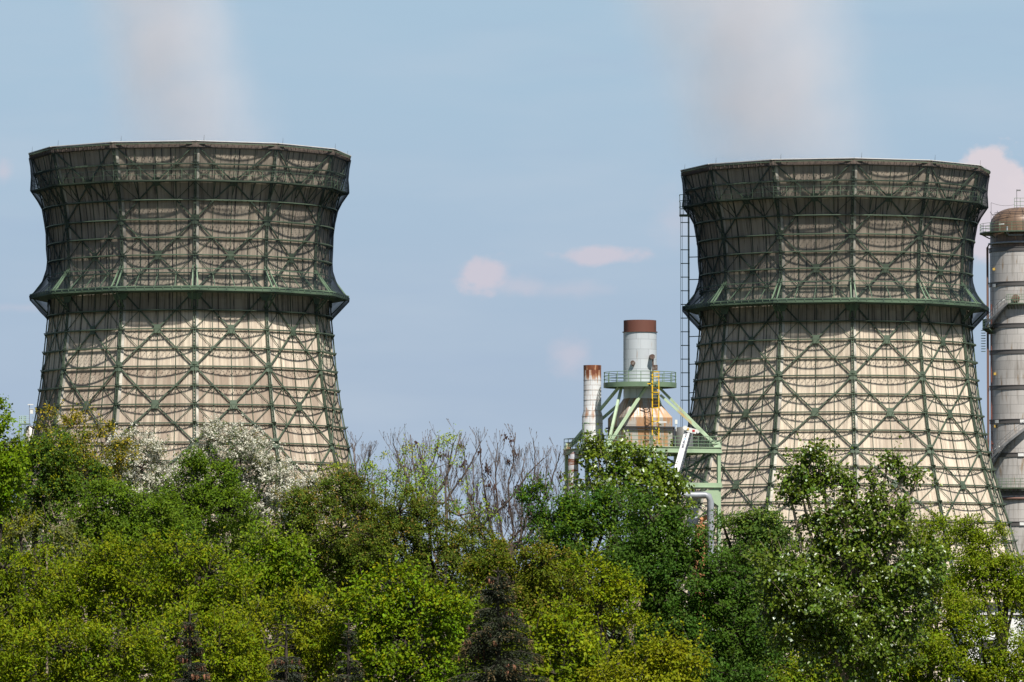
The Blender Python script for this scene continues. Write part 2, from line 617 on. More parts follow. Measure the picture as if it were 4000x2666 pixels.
def make_tower(wallmat):
    root = empty('cooling_tower')
    # corrugated wall, inside skin and top edge
    NW = 60
    zs = sorted(set([round(z, 3) for z in PZ if 0.2 < z < 58.9] + [0.0, 59.1]))
    nz_ = len(zs)
    cols = NW * 4
    per = []
    for i in range(NS):
        a0, a1 = ANG[i], ANG[i] + 2 * math.pi / NS
        for k in range(cols):
            t = k / cols
            ph = (k % 4)
            off = (-0.055, 0.025, 0.055, 0.025)[ph] if k else 0.0
            per.append((i, t, off))
    npc = len(per)
    V = np.zeros((nz_ * 2, npc, 3))
    UV = np.zeros((nz_ * 2, npc, 2))
    fw = 2 * 17 * math.sin(math.pi / NS)
    for zi, z in enumerate(zs):
        r = rw(z)
        for ci, (i, t, off) in enumerate(per):
            a0, a1 = ANG[i], ANG[i] + 2 * math.pi / NS
            am = a0 + math.pi / NS
            x = math.sin(a0) * (1 - t) + math.sin(a1) * t
            y = -(math.cos(a0) * (1 - t) + math.cos(a1) * t)
            V[zi, ci] = (x * r + math.sin(am) * off, y * r - math.cos(am) * off, z)
            V[2 * nz_ - 1 - zi, ci] = (x * (r - 0.25), y * (r - 0.25), z)
            UV[zi, ci] = ((i + t) * fw, z)
            UV[2 * nz_ - 1 - zi, ci] = ((i + t) * fw, z)
    Vf = V.reshape(-1, 3)
    rr = np.arange(2 * nz_ - 1)[:, None]
    cc = np.arange(npc)[None, :]
    c2 = (cc + 1) % npc
    quads = np.stack([rr * npc + cc, rr * npc + c2, (rr + 1) * npc + c2, (rr + 1) * npc + cc], -1).reshape(-1, 4)
    me = np_mesh('boarded_wall', Vf, quads, wallmat)
    uvs = UV.reshape(-1, 2)[quads.reshape(-1)]
    # seam quads at the start angle keep a continuous run of board numbers
    uq = uvs.reshape(-1, 4, 2)
    wrap = (uq[:, :, 0].max(1) - uq[:, :, 0].min(1)) > fw
    uq[wrap] = np.where(uq[wrap][:, :, 0:1] < fw, uq[wrap] + np.array([fw * NS, 0]), uq[wrap])
    ul = me.uv_layers.new(name='UVMap')
    ul.data.foreach_set('uv', uq.reshape(-1).astype(np.float32))
    link('boarded_wall', me, root)

    # rim cornice with pale capping
    cm = MB()
    prof = [(0.02, 58.55), (0.36, 58.62), (0.42, 59.18), (-0.05, 59.24)]
    n12 = [[vec(a, rw(59) + dr, z) for a in ANG] for dr, z in prof]
    for j in range(len(prof) - 1):
        for i in range(NS):
            i2 = (i + 1) % NS
            cm.face([n12[j][i], n12[j][i2], n12[j + 1][i2], n12[j + 1][i]])
    for i in range(NS):
        for k in range(14):
            t = (k + 0.5) / 14
            p = vec(ANG[i], rw(59) + 0.40, 58.6).lerp(vec(ANG[(i + 1) % NS], rw(59) + 0.40, 58.6), t)
            q = vec(ANG[i], rw(59) + 0.445, 59.17).lerp(vec(ANG[(i + 1) % NS], rw(59) + 0.445, 59.17), t)
            cm.bar(p, q, 0.07, 0.05)
    co = cm.build('rim_cornice', CORNICE, root)
    cp = MB()
    for i in range(NS):
        cp.bar(vec(ANG[i], rw(59) + 0.25, 59.28), vec(ANG[i] + 2 * math.pi / NS, rw(59) + 0.25, 59.28), 0.5, 0.07)
    cp.build('rim_capping', RIMTOP, co)
    for i in range(0, NS):
        lm = MB()
        p = vec(ANG[i] + 0.05, rw(59) + 0.1, 59.2)
        lm.tube([p, p + Vector((0.05, 0, 0.75))], [0.025, 0.01], 4)
        lm.build('lightning_rod', DARK_STEEL, co)

    # columns at the twelve corners: two flats with battens
    for i in range(NS):
        m = MB()
        rad = vec(ANG[i], 1, 0)
        tan = Vector((math.cos(ANG[i]), math.sin(ANG[i]), 0))
        for a, b in zip(LEV[:-1], LEV[1:]):
            p, q = vec(ANG[i], rf(a), a), vec(ANG[i], rf(b), b)
            for s in (-0.12, 0.12):
                m.bar(p + tan * s, q + tan * s, 0.08, 0.14, up=rad)
            for k in range(3):
                c = p.lerp(q, (k + 0.5) / 3) + rad * 0.06
                m.bar(c - tan * 0.16, c + tan * 0.16, 0.14, 0.04, up=rad)
        m.build('column_lattice', GREEN, root)

    for i in range(NS):
        m = MB()
        tan = (vec(ANG[i] + 2 * math.pi / NS, 1, 0) - vec(ANG[i], 1, 0)).normalized()
        nrm = vec(ANG[i] + math.pi / NS, 1, 0)
        for a, b in zip(LEV[:-1], LEV[1:]):
            p, q = vec(ANG[i], rw(a), a) + nrm * 0.085 + tan * 0.24, vec(ANG[i], rw(b), b) + nrm * 0.085 + tan * 0.24
            m.bar(p, q, 0.36, 0.03, up=nrm)
        m.build('corner_board', CORNERB, root)

    # ring girders: a straight chord in every bay, an arched chord outside it and lacing between
    for li, z in enumerate(LEV):
        m = MB()
        for i in range(NS):
            m.bar(fp(i, 0, z), fp(i, 1, z), 0.12, 0.14)
            pts = [fp(i, t / 12, z, 0.10 + 0.60 * 4 * (t / 12) * (1 - t / 12)) for t in range(13)]
            for t in range(12):
                m.bar(pts[t], pts[t + 1], 0.09, 0.10)
                if 0 < t:
                    m.bar(fp(i, (t - 0.5) / 12, z, 0.05), pts[t], 0.035, 0.04)
                    m.bar(fp(i, (t + 0.5) / 12, z, 0.05), pts[t], 0.035, 0.04)
            # corner bracket plate
            n = vec(ANG[i], 1, 0)
            ex = 0.42 if z < 30 else 0.24
            c = vec(ANG[i], rf(z), z + 0.1)
            t1 = (fp(i, 0.055, z) - fp(i, 0, z))
            t0 = (fp(i - 1, 0.945, z) - fp(i - 1, 1, z))
            m.plate([c + t0 + Vector((0, 0, 0.1)), c + n * ex + Vector((0, 0, .1)), c + t1 + Vector((0, 0, 0.1))], (0, 0, 1), 0.04)
            m.plate([c + t0 + Vector((0, 0, -.1)), c + n * ex + Vector((0, 0, .1)), c + t1 + Vector((0, 0, -.1)), c + n * 0.1 + Vector((0, 0, -0.22))], n, 0.03)
        m.build('ring_lattice', GREEN, root)

    # cross bracing: one X to each bay and every four courses
    for row in range(0, 28, 4):
        z5 = LEV[row:row + 5]
        if len(z5) < 5:
            break
        for i in range(NS):
            m = MB()
            am = ANG[i] + math.pi / NS
            n = vec(am, 1, 0)
            T1 = (0, .25, .5, .75, 1)
            for T in (T1, T1[::-1]):
                for k in range(4):
                    e = 0.0 if T is T1 else 0.03
                    m.bar(fp(i, T[k], z5[k], e), fp(i, T[k + 1], z5[k + 1], e), 0.15, 0.10, up=n)
            for t in (.25, .5, .75):
                for k in range(4):
                    m.bar(fp(i, t, z5[k], -0.10), fp(i, t, z5[k + 1], -0.10), 0.06, 0.06, up=n)
            for t, a in ((0, .25), (1, .75)):
                for kk in (1, 3):
                    m.bar(fp(i, t, z5[2], -0.05), fp(i, a, z5[kk], -0.05), 0.065, 0.05, up=n)
            s = fp(i, .5 + 0.05, z5[2]) - fp(i, .5, z5[2])
            zc = fp(i, .5, z5[2], 0.09)
            u = (fp(i, .5, z5[1]) - fp(i, .5, z5[3])).normalized()
            m.plate([zc - s * .75 + u * .48, zc + s * .75 + u * .48, zc + s * 1.0 - u * .1, zc + s * .75 - u * .48, zc - s * .75 - u * .48, zc - s * 1.0 - u * .1], n, 0.03)
            for t, sg in ((0, 1), (1, -1)):
                for k, ug in ((0, -1), (4, 1)):
                    c = fp(i, t, z5[k], 0.09)
                    m.plate([c, c + s * 1.15 * sg, c + s * 0.75 * sg + u * 0.5 * ug, c + u * 0.55 * ug], n, 0.03)
            m.build('bracing_lattice', GREEN, root)

    # broad walkway below the net
    WR = 17.75
    m = MB()
    zt, zb = 43.45, 42.95
    for i in range(NS):
        i2 = i + 1
        a, b = ANG[i], ANG[i] + 2 * math.pi / NS
        o0, o1 = vec(a, WR, zt), vec(b, WR, zt)
        n0, n1 = vec(a, rf(43) + 0.15, zt), vec(b, rf(43) + 0.15, zt)
        dz = Vector((0, 0, zb - zt))
        m.quadbox([n0 + dz, o0 + dz * 0.75, o1 + dz * 0.75, n1 + dz, n0, o0, o1, n1])
        for k in range(9):
            t = (k + 0.5) / 9
            m.bar(o0.lerp(o1, t) + vec(a, 0.03, -0.2), o0.lerp(o1, t) + vec(a, 0.03, 0.03), 0.09, 0.09)
        m.bar(o0 + Vector((0, 0, 0.05)), o1 + Vector((0, 0, 0.05)), 0.12, 0.13)
        m.bar(o0 + Vector((0, 0, -0.33)), o1 + Vector((0, 0, -0.33)), 0.12, 0.10)
    wk = m.build('walkway_deck', GREEN_L, root)
    def strut(p, q, w):
        b = MB()
        b.bar(p, q, w, w)
        b.build('strut', GREEN_L, wk)

    for i in range(NS):
        o0 = vec(ANG[i], WR - 0.25, zt + 0.05)
        tan = Vector((math.cos(ANG[i]), math.sin(ANG[i]), 0))
        for s in (-0.3, 0.3):
            strut(o0 + tan * s, vec(ANG[i], rf(45.8), 45.9) + tan * s * 0.6, 0.13)
            strut(vec(ANG[i], WR - 0.4, zb + 0.05) + tan * s, vec(ANG[i], rf(41.3), 41.4) + tan * s, 0.12)
        b = MB()
        b.plate([vec(ANG[i], rf(42) + 0.1, 42.9) - tan * 0.9, vec(ANG[i], rf(42) + 0.1, 42.9) + tan * 0.9, vec(ANG[i], rf(41.8) + 0.1, 42.2) + tan * 0.55, vec(ANG[i], rf(41.8) + 0.1, 42.2) - tan * 0.55], vec(ANG[i], 1, 0), 0.05)
        b.build('bracket_plate', GREEN_L, wk)
        for t in (0.25, 0.5, 0.75):
            e = vec(ANG[i], WR - 0.3, zt + 0.03).lerp(vec(ANG[i] + 2 * math.pi / NS, WR - 0.3, zt + 0.03), t)
            strut(e, fp(i, t, 45.2), 0.08)
    m = MB()
    for i in range(NS):
        m.bar(fp(i, 0, 45.55, 0.5), fp(i, 1, 45.55, 0.5), 0.10, 0.10)
    m.build('guard_rail', GREEN_L, root)

    # upper gallery with railing
    GR = 17.75
    m = MB()
    for i in range(NS):
        a, b = ANG[i], ANG[i] + 2 * math.pi / NS
        o0, o1 = vec(a, GR, 55.12), vec(b, GR, 55.12)
        n0, n1 = vec(a, rf(55) - 0.1, 55.12), vec(b, rf(55) - 0.1, 55.12)
        dz = Vector((0, 0, -0.16))
        m.quadbox([n0 + dz, o0 + dz, o1 + dz, n1 + dz, n0, o0, o1, n1])
        m.bar(o0, vec(a, rf(53), 53.0), 0.12, 0.12)
        for t in (0.25, 0.5, 0.75):
            m.bar(o0.lerp(o1, t), fp(i, t, 53.6), 0.08, 0.08)
    gl = m.build('gallery_deck', GREEN, root)
    r = MB()
    for i in range(NS):
        a, b = ANG[i], ANG[i] + 2 * math.pi / NS
        o0, o1 = vec(a, GR - 0.06, 55.12), vec(b, GR - 0.06, 55.12)
        for h in (0.55, 1.1):
            r.bar(o0 + Vector((0, 0, h)), o1 + Vector((0, 0, h)), 0.04, 0.04)
        for k in range(6):
            p = o0.lerp(o1, k / 6)
            r.bar(p, p + Vector((0, 0, 1.12)), 0.05, 0.05)
    r.build('railing_frame', GREEN_L, gl)

    # net draped over the upper half
    prof = [(rw(59) + 0.46, 58.75), (rw(58) + 0.50, 57.8), (rw(57) + 0.62, 56.6), (GR + 0.02, 55.9), (GR + 0.08, 55.05), (17.0, 53.9), (16.55, 53.0), (rf(51.8) + .22, 51.6), (rf(50.2) + .20, 50.3), (rf(48.5) + .28, 48.6), (rf(47.4) + .22, 47.3), (rf(46.4) + .36, 46.3), (16.30, 45.3), (16.65, 44.55), (17.2, 43.85), (WR + 0.1, 43.35), (WR + 0.06, 42.9), (17.2, 42.2), (16.6, 41.5), (16.15, 41.05), (rf(40.7) + 0.1, 40.75)]
    m = MB()
    SUB = 8
    nr = random.Random(3)
    rings = []
    for r_, z in prof:
        row = []
        for i in range(NS):
            for k in range(SUB):
                t = k / SUB
                p = vec(ANG[i], r_, z).lerp(vec(ANG[i] + 2 * math.pi / NS, r_, z), t)
                am = ANG[i] + math.pi / NS
                row.append(p + vec(am, 0.30 * 4 * t * (1 - t) + nr.uniform(-0.04, 0.04), nr.uniform(-0.05, 0.05)))
        rings.append(row)
    nn = NS * SUB
    for row in rings:
        m.v += [tuple(p) for p in row]
    for j in range(len(prof) - 1):
        for k in range(nn):
            k2 = (k + 1) % nn
            m.f.append((j * nn + k, j * nn + k2, (j + 1) * nn + k2, (j + 1) * nn + k))
            m.mi.append(0)
    m.build('safety_net', NET, root, smooth=60)
    return root


def np_mesh(name, V, faces, mat, col=None, smooth=False):
    me = bpy.data.meshes.new(name)
    nf, k = faces.shape
    me.vertices.add(len(V))
    me.vertices.foreach_set('co', np.ascontiguousarray(V, dtype=np.float32).reshape(-1))
    me.loops.add(nf * k)
    me.loops.foreach_set('vertex_index', np.ascontiguousarray(faces, dtype=np.int32).reshape(-1))
    me.polygons.add(nf)
    me.polygons.foreach_set('loop_start', np.arange(0, nf * k, k, dtype=np.int32))
    if col is not None:
        a = me.attributes.new('leaf_tint', 'FLOAT_COLOR', 'POINT')
        c4 = np.ones((len(V), 4), dtype=np.float32)
        c4[:, :3] = col
        a.data.foreach_set('color', c4.reshape(-1))
    me.materials.append(mat)
    me.update(calc_edges=True)
    if smooth:
        me.polygons.foreach_set('use_smooth', np.ones(nf, dtype=bool))
    return me


D1, D2 = 600.0, 622.3
tower1 = make_tower(WALL_A)
tower1.location = ((435 - 1176.5) / 12376 * D1, D1, 0)
tower1.rotation_euler = (0, 0, R_(5.3))
tag(tower1, 'polygonal green-framed cooling tower with browner lower boards, rising behind the white blossom trees', 'cooling tower', 'steel framed cooling towers')
tower2 = copy_tree(tower1)
tower2.location = ((1922 - 1176.5) / 12376 * D2, D2, 0)
tower2.rotation_euler = (0, 0, R_(3.2))
tag(tower2, 'polygonal green-framed cooling tower with cleaner cream boards and a tall ladder, beside the rusty stacks', 'cooling tower', 'steel framed cooling towers')
for ch in tower2.children:
    if ch.name.startswith('boarded_wall'):
        me = ch.data.copy()
        me.materials[0] = WALL_B
        ch.data = me
# ladder tower on its flank
lad = empty('access_ladder')
lad.parent = tower2
lad.rotation_euler = (0, 0, R_(-3.2))
m = MB()
xl, xr, yl = -18.0, -17.15, -1.2
for x in (xl, xl + 0.18, xr, xr + 0.16):
    m.bar((x, yl, 29.0), (x, yl, 55.6), 0.05, 0.05, up=(0, 1, 0))
m.bar((xr + 0.08, yl + 0.1, 29), (xr + 0.08, yl + 0.1, 55.6), 0.09, 0.09, up=(0, 1, 0))
m.build('ladder_stile', GREEN_D, lad)
z = 29.5
while z < 55.5:
    m = MB()
    m.bar((xl - 0.02, yl, z), (xr + 0.2, yl, z), 0.08, 0.10)
    m.build('ladder_rung', GREEN_D, lad)
    z += 0.93 * 1.7
for z in (30.2, 33.5, 36.8, 40.0, 43.3, 46.6, 49.2, 51.6):
    m = MB()
    m.bar((xr + 0.1, yl, z), (-rf(z) * 0.985, 0.0, z + 0.12), 0.08, 0.10)
    m.build('ladder_tie', GREEN_D, lad)
m = MB()
for z in (54.1, 55.0, 55.7, 56.4):
    m.bar((xl - 0.1, yl - 0.5, z), (xr + 0.3, yl - 0.5, z), 0.07, 0.07)
    m.bar((xl - 0.1, yl - 0.5, z), (xl - 0.1, yl + 1.0, z), 0.07, 0.07)
for x in (xl - 0.1, xl + 0.35, xr - 0.1, xr + 0.3):
    m.bar((x, yl - 0.5, 54.1), (x, yl - 0.5, 56.4), 0.07, 0.07, up=(0, 1, 0))
m.box(xl - 0.1, xr + 0.4, yl - 0.5, yl + 1.0, 53.95, 54.1)
m.build('landing_cage_frame', GREEN_D, lad)
for ch in lad.children:
    pass


# ------------------------------------------------------------------ steam
def plume(name, label, x, y, rad0, rad1, drift, dens, z0=59.45, z1=90.0, yaw=0.0, cx0=0.0):
    m, nt, b, o = new_mat(name + '_vapour')
    nt.n.remove(b)
    tc = nt.n.new('ShaderNodeTexCoord').outputs['Object']
    s = nt.n.new('ShaderNodeSeparateXYZ')
    nt.l.new(tc, s.inputs[0])
    warp = nt.n.new('ShaderNodeTexNoise')
    warp.inputs['Scale'].default_value = 0.06
    warp.inputs['Detail'].default_value = 2
    nt.l.new(tc, warp.inputs['Vector'])
    sw = nt.n.new('ShaderNodeSeparateColor')
    nt.l.new(warp.outputs['Color'], sw.inputs[0])
    zz = s.outputs[2]
    cx = nt.math('ADD', cx0, nt.math('MULTIPLY', zz, drift))
    dx = nt.math('ADD', nt.math('SUBTRACT', s.outputs[0], cx), nt.math('MULTIPLY', nt.math('SUBTRACT', sw.outputs[0], 0.5), 9.0))
    dy = nt.math('ADD', s.outputs[1], nt.math('MULTIPLY', nt.math('SUBTRACT', sw.outputs[1], 0.5), 9.0))
    rr_ = nt.math('SQRT', nt.math('ADD', nt.math('MULTIPLY', dx, dx), nt.math('MULTIPLY', dy, dy)))
    rad = nt.math('ADD', rad0, nt.math('MULTIPLY', zz, (rad1 - rad0) / 20.0))
    q = nt.math('DIVIDE', rr_, rad)
    body = nt.ramp(q, 1.0, 0.05)
    rise = nt.ramp(zz, 0.8, 9.0)
    rise = nt.math('ADD', nt.math('MULTIPLY', rise, 0.48), 0.52)
    edge = nt.ramp(zz, 0.2, 1.8)
    n = nt.ramp(nt.noise(tc, 0.16, 4, 0.55), 0.25, 0.75)
    n = nt.math('ADD', nt.math('MULTIPLY', n, 0.75), 0.4)
    d = nt.math('MULTIPLY', nt.math('MULTIPLY', body, rise), nt.math('MULTIPLY', nt.math('MULTIPLY', n, edge), dens))
    pv = nt.n.new('ShaderNodeVolumePrincipled')
    pv.inputs['Color'].default_value = (0.98, 0.95, 0.98, 1)
    pv.inputs['Anisotropy'].default_value = 0.0
    nt.l.new(d, pv.inputs['Density'])
    nt.l.new(pv.outputs[0], o.inputs['Volume'])
    bm = MB()
    prof = []
    SG = 28
    hz = z1 - z0
    for zz_ in (0.0, hz * 0.25, hz * 0.5, hz * 0.75, hz):
        R_d = rad0 + (rad1 - rad0) / 20.0 * zz_ + 6.0
        if zz_ == 0.0:
            R_d = min(R_d, 16.9 - abs(cx0) * 0.4)
        for k in range(SG):
            a = 2 * math.pi * k / SG
            bm.v.append((cx0 + drift * zz_ + R_d * math.sin(a), -R_d * math.cos(a), zz_))
    for j in range(4):
        for k in range(SG):
            k2 = (k + 1) % SG
            bm.f.append((j * SG + k, j * SG + k2, (j + 1) * SG + k2, (j + 1) * SG + k))
            bm.mi.append(0)
    bm.f.append(tuple(range(SG))[::-1])
    bm.f.append(tuple(range(4 * SG, 5 * SG)))
    bm.mi += [0, 0]
    ob = bm.build(name, m)
    ob.location = (x, y, z0)
    tag(ob, label, 'steam', 'steam plumes above the cooling towers')
    return ob


plume('steam_plume', 'narrow pale steam plume over the tower behind the blossom trees', tower1.location.x, D1, 12.8, 10.2, -0.22, 0.125, cx0=0.2)
plume('steam_plume', 'broad drifting steam plume over the tower with the ladder', tower2.location.x, D2, 15.5, 16.5, -0.30, 0.098, cx0=-5.6)


# ------------------------------------------------------------------ plant with stacks
def uv_lathe(name, prof, mat, parent, c=(0, 0, 0), seg=48, smooth=50, a_off=0.0, rref=None):
    """a turned shell with UV in metres (round the girth, up the height)"""
    n = len(prof)
    V = []
    for r, z in prof:
        for k in range(seg):
            a = 2 * math.pi * k / seg + a_off
            V.append((c[0] + r * math.sin(a), c[1] - r * math.cos(a), c[2] + z))
    faces = []
    uvs = []
    rref = rref or max(p[0] for p in prof)
    g = 2 * math.pi * rref / seg
    ln = [0.0]
    for i in range(1, n):
        ln.append(ln[-1] + math.hypot(prof[i][0] - prof[i - 1][0], prof[i][1] - prof[i - 1][1]))
    for i in range(n - 1):
        for k in range(seg):
            k2 = (k + 1) % seg
            faces.append((i * seg + k, i * seg + k2, (i + 1) * seg + k2, (i + 1) * seg + k))
            uvs += [(k * g, c[2] + ln[i]), ((k + 1) * g, c[2] + ln[i]), ((k + 1) * g, c[2] + ln[i + 1]), (k * g, c[2] + ln[i + 1])]
    me = bpy.data.meshes.new(name)
    me.from_pydata(V, [], faces)
    me.materials.append(mat)
    ul = me.uv_layers.new(name='UVMap')
    ul.data.foreach_set('uv', np.array(uvs, dtype=np.float32).reshape(-1))
    me.polygons.foreach_set('use_smooth', np.ones(len(faces), dtype=bool))
    me.set_sharp_from_angle(angle=R_(smooth))
    me.update()
    return link(name, me, parent)


DP = 560.0
TH = R_(19.5)
ux, uy = Vector((math.cos(TH), math.sin(TH), 0)), Vector((-math.sin(TH), math.cos(TH), 0))
near = pt(2369, 1745, DP - 6)
SIDE = 12.7
deckz = near.z
ctr = near + ux * (SIDE * 0.5) + uy * (SIDE * 0.5)
axis = pt(2500, 1500, DP)
plant = empty('furnace_plant', (axis.x, DP, 0))
tag(plant, 'green platform plant with a thick rust-topped stack above a rusty hood', 'plant')
AX, AY = axis.x, DP


def L(p):
    return Vector((p.x - AX, p.y - AY, p.z))


def zat(py, d=DP):
    return pt(2500, py, d).z


nearL = L(near)


def dk(a, b, z=None):
    p = nearL + ux * a + uy * b
    p.z = deckz if z is None else z
    return p


# stack shell
r0 = 1.73
uv_lathe('stack_shell', [(r0, zat(1560)), (r0, zat(1298)), (r0 - 0.2, zat(1298))], STACK_CLAD, plant)
uv_lathe('stack_rust_band', [(r0 + 0.1, zat(1300)), (r0 + 0.1, zat(1297)), (r0 - 0.03, zat(1297)), (r0 - 0.03, zat(1253)), (r0 - 0.2, zat(1253)), (r0 - 0.2, zat(1300))], RUST, plant)
m = MB()
m.tube([(-0.75, -r0 + 0.12, zat(1421)), (-0.8, -r0 - 0.08, zat(1421))], 0.24, 12, True)
m.tube([(-0.75, -r0 + 0.12, zat(1431)), (-0.78, -r0 - 0.02, zat(1431))], 0.12, 10, True)
m.build('inspection_port', PORT, plant)
m = MB()
m.tube([(1.15, -r0 + 0.3, zat(1398)), (1.25, -r0 - 0.45, zat(1398))], 0.27, 12, True)
m.tube([(1.3, -r0 - 0.2, zat(1405)), (1.3, -r0 - 0.2, zat(1490))], 0.09, 8)
m.tube([(1.55, -r0 - 0.1, zat(1430)), (1.55, -r0 - 0.1, zat(1450))], 0.24, 10, True)
m.build('valve_cluster', PORT, plant)
# ring platform
zt = zat(1497)
m = MB()
m.lathe([(r0 + 0.02, zt), (3.8, zt), (3.8, zt - 0.5), (3.6, zt - 0.5), (3.6, zt - 0.12), (r0 + 0.02, zt - 0.12)], 40)
for k in range(12):
    a = 2 * math.pi * k / 12
    m.bar(vec(a, r0, zt - 0.25), vec(a, 3.6, zt - 0.25), 0.1, 0.25)
rp = m.build('ring_platform', GREEN_L, plant, smooth=40)
m = MB()
for h in (0.35, 0.7, 1.08):
    m.tube([vec(2 * math.pi * k / 40, 3.76, zt + h) for k in range(41)], 0.035, 5)
for k in range(18):
    a = 2 * math.pi * k / 18
    m.bar(vec(a, 3.76, zt), vec(a, 3.76, zt + 1.08), 0.07, 0.07)
m.build('railing_frame', GREEN_L, rp)

# hood: round neck to square body
zs_, zk, zf, zd = zat(1557), zat(1634), zat(1672), deckz
W = 2.6


def sq(k, seg, w):
    a = 2 * math.pi * k / seg
    s, c = math.sin(a), math.cos(a)
    q = w / max(abs(s), abs(c))
    v = Vector((s * q, -c * q, 0))
    # chamfered corners
    return v


hm = []
SEG = 32
hv, hf, huv = [], [], []
rows = []
for (w, z, rd) in ((r0 - 0.02, zat(1520), 1.0), (r0 - 0.02, zs_, 1.0), (1.9, zs_ - 0.35, 0.7), (W, zk, 0.0), (W, zd, 0.0)):
    row = []
    for k in range(SEG):
        a = 2 * math.pi * k / SEG
        pc = Vector((math.sin(a) * w, -math.cos(a) * w, 0))
        ps = sq(k, SEG, w)
        p = ps.lerp(pc, rd)
        x = p.x * math.cos(TH) - p.y * math.sin(TH)
        y = p.x * math.sin(TH) + p.y * math.cos(TH)
        row.append((x, y, z))
    rows.append(row)
for row in rows:
    hv += row
for i in range(len(rows) - 1):
    for k in range(SEG):
        k2 = (k + 1) % SEG
        hf.append((i * SEG + k, (i + 1) * SEG + k, (i + 1) * SEG + k2, i * SEG + k2))
        for kk, ii in ((k, i), (k, i + 1), (k + 1, i + 1), (k + 1, i)):
            huv.append((kk * 0.65, rows[ii][0][2]))
me = bpy.data.meshes.new('hood')
me.from_pydata(hv, [], hf)
me.materials.append(HOOD_CLAD)
me.uv_layers.new(name='UVMap').data.foreach_set('uv', np.array(huv, dtype=np.float32).reshape(-1))
me.update()
hood = link('hood', me, plant)
m = MB()
for sgn, dirs in ((-1, (ux, uy)), (1, (ux, uy)), (-1, (uy, ux)), (1, (uy, ux))):
    a, b = dirs
    c = b * sgn * (W + 0.09)
    for zz_, hh in ((zf, 0.14), (zf - 0.3, 0.1)):
        m.bar(Vector((c.x, c.y, zz_)) - a * (W + 0.2), Vector((c.x, c.y, zz_)) + a * (W + 0.2), 0.18, hh)
m.build('hood_flange_rim', DARK_STEEL, hood)

# main deck, railings, columns
m = MB()
th = 0.5
edges = [(dk(0, 0), dk(SIDE, 0)), (dk(SIDE, 0), dk(SIDE, SIDE)), (dk(SIDE, SIDE), dk(0, SIDE)), (dk(0, SIDE), dk(0, 0))]
m.quadbox([dk(0, 0, deckz - 0.12), dk(SIDE, 0, deckz - 0.12), dk(SIDE, SIDE, deckz - 0.12), dk(0, SIDE, deckz - 0.12), dk(0, 0, deckz), dk(SIDE, 0, deckz), dk(SIDE, SIDE, deckz), dk(0, SIDE, deckz)])
for p, q in edges:
    dz = Vector((0, 0, -0.32))
    m.bar(p + dz, q + dz, 0.14, 0.4)
    m.bar(p + dz * 1.62, q + dz * 1.62, 0.32, 0.06)
    m.bar(p + Vector((0, 0, 0.03)), q + Vector((0, 0, 0.03)), 0.32, 0.07)
for k in range(1, 5):
    a = SIDE * k / 5
    m.bar(dk(a, 0.1, deckz - 0.3), dk(a, SIDE - 0.1, deckz - 0.3), 0.12, 0.3)
deck = m.build('main_deck', GREEN_B, plant)
m = MB()
for p, q in edges:
    for h in (0.4, 0.75, 1.15):
        m.bar(p + Vector((0, 0, h)), q + Vector((0, 0, h)), 0.06, 0.06)
    for k in range(10):
        s = p.lerp(q, k / 10)
        m.bar(s, s + Vector((0, 0, 1.15)), 0.07, 0.07)
m.build('railing_frame', GREEN_L, deck)
for a, b in ((0.2, 0.2), (SIDE - 0.2, 0.2), (SIDE - 0.2, SIDE - 0.2), (0.2, SIDE - 0.2), (SIDE / 2, 0.2), (0.2, SIDE / 2)):
    m = MB()
    m.bar(dk(a, b, 0), dk(a, b, deckz - 0.5), 0.34, 0.34, up=ux)
    m.build('support_column', GREEN_B, plant)
STRUT = mat_paint('strut_green_paint', (0.46, 0.58, 0.39), (0.36, 0.46, 0.31), 0.5, 0.8, rust=(0.50, 0.36, 0.16), rust_lo=0.56, rust_hi=0.7, rust_scale=0.5)
# struts from the deck corners to the ring platform
zt2 = zt - 0.45
for (a, b), offs in (((0.3, 0.3), ((-1.95, -1.3, 0), (0.6, -2.2, 0))), ((SIDE - 0.3, 0.3), ((1.9, -0.4, 0.05), (2.05, -1.6, -0.85))), ((0.3, SIDE - 0.3), ((-2.2, -0.3, 0), (-2.4, 1.6, -1.9))), ((SIDE - 0.3, SIDE - 0.3), ((1.6, 2.0, 0), (0.2, 2.2, 0)))):
    for ox, oy, dz_ in offs:
        m = MB()
        m.bar(dk(a, b, deckz + 0.15), Vector((ox, oy, zt2 + dz_)), 0.25, 0.25)
        m.build('diagonal_strut', STRUT, plant)
    m = MB()
    p = dk(a, b, deckz + 0.2)
    m.quadbox([p + Vector(v) for v in ((-.4, -.4, -.2), (.4, -.4, -.2), (.4, .4, -.2), (-.4, .4, -.2), (-.22, -.22, .5), (.22, -.22, .5), (.22, .22, .5), (-.22, .22, .5))])
    m.build('strut_foot', GREEN_B, plant)
# yellow ladder
m = MB()
fx = pt(2548, 1600, DP - 4.2)
fl = L(fx)
yl = fl.y
for dx in (0, 0.68):
    p = fl + Vector((dx, 0, 0))
    m.bar((p.x, yl, zat(1737, DP - 4)), (p.x, yl, zat(1462, DP - 4)), 0.10, 0.10, up=(0, 1, 0))
m.build('ladder_stile_frame', YELLOW, plant)
m = MB()
zz_ = zat(1735, DP - 4)
while zz_ < zat(1464, DP - 4):
    m.bar((fl.x, yl, zz_), (fl.x + 0.68, yl, zz_), 0.022, 0.022)
    zz_ += 0.34
for py in (1455, 1473, 1535, 1595, 1648):
    z_ = zat(py, DP - 4)
    for k in range(8):
        a0, a1 = math.pi * k / 8, math.pi * (k + 1) / 8
        m.bar((fl.x + 0.34 - 0.42 * math.cos(a0), yl - 0.6 * math.sin(a0), z_), (fl.x + 0.34 - 0.42 * math.cos(a1), yl - 0.6 * math.sin(a1), z_), 0.05, 0.09)
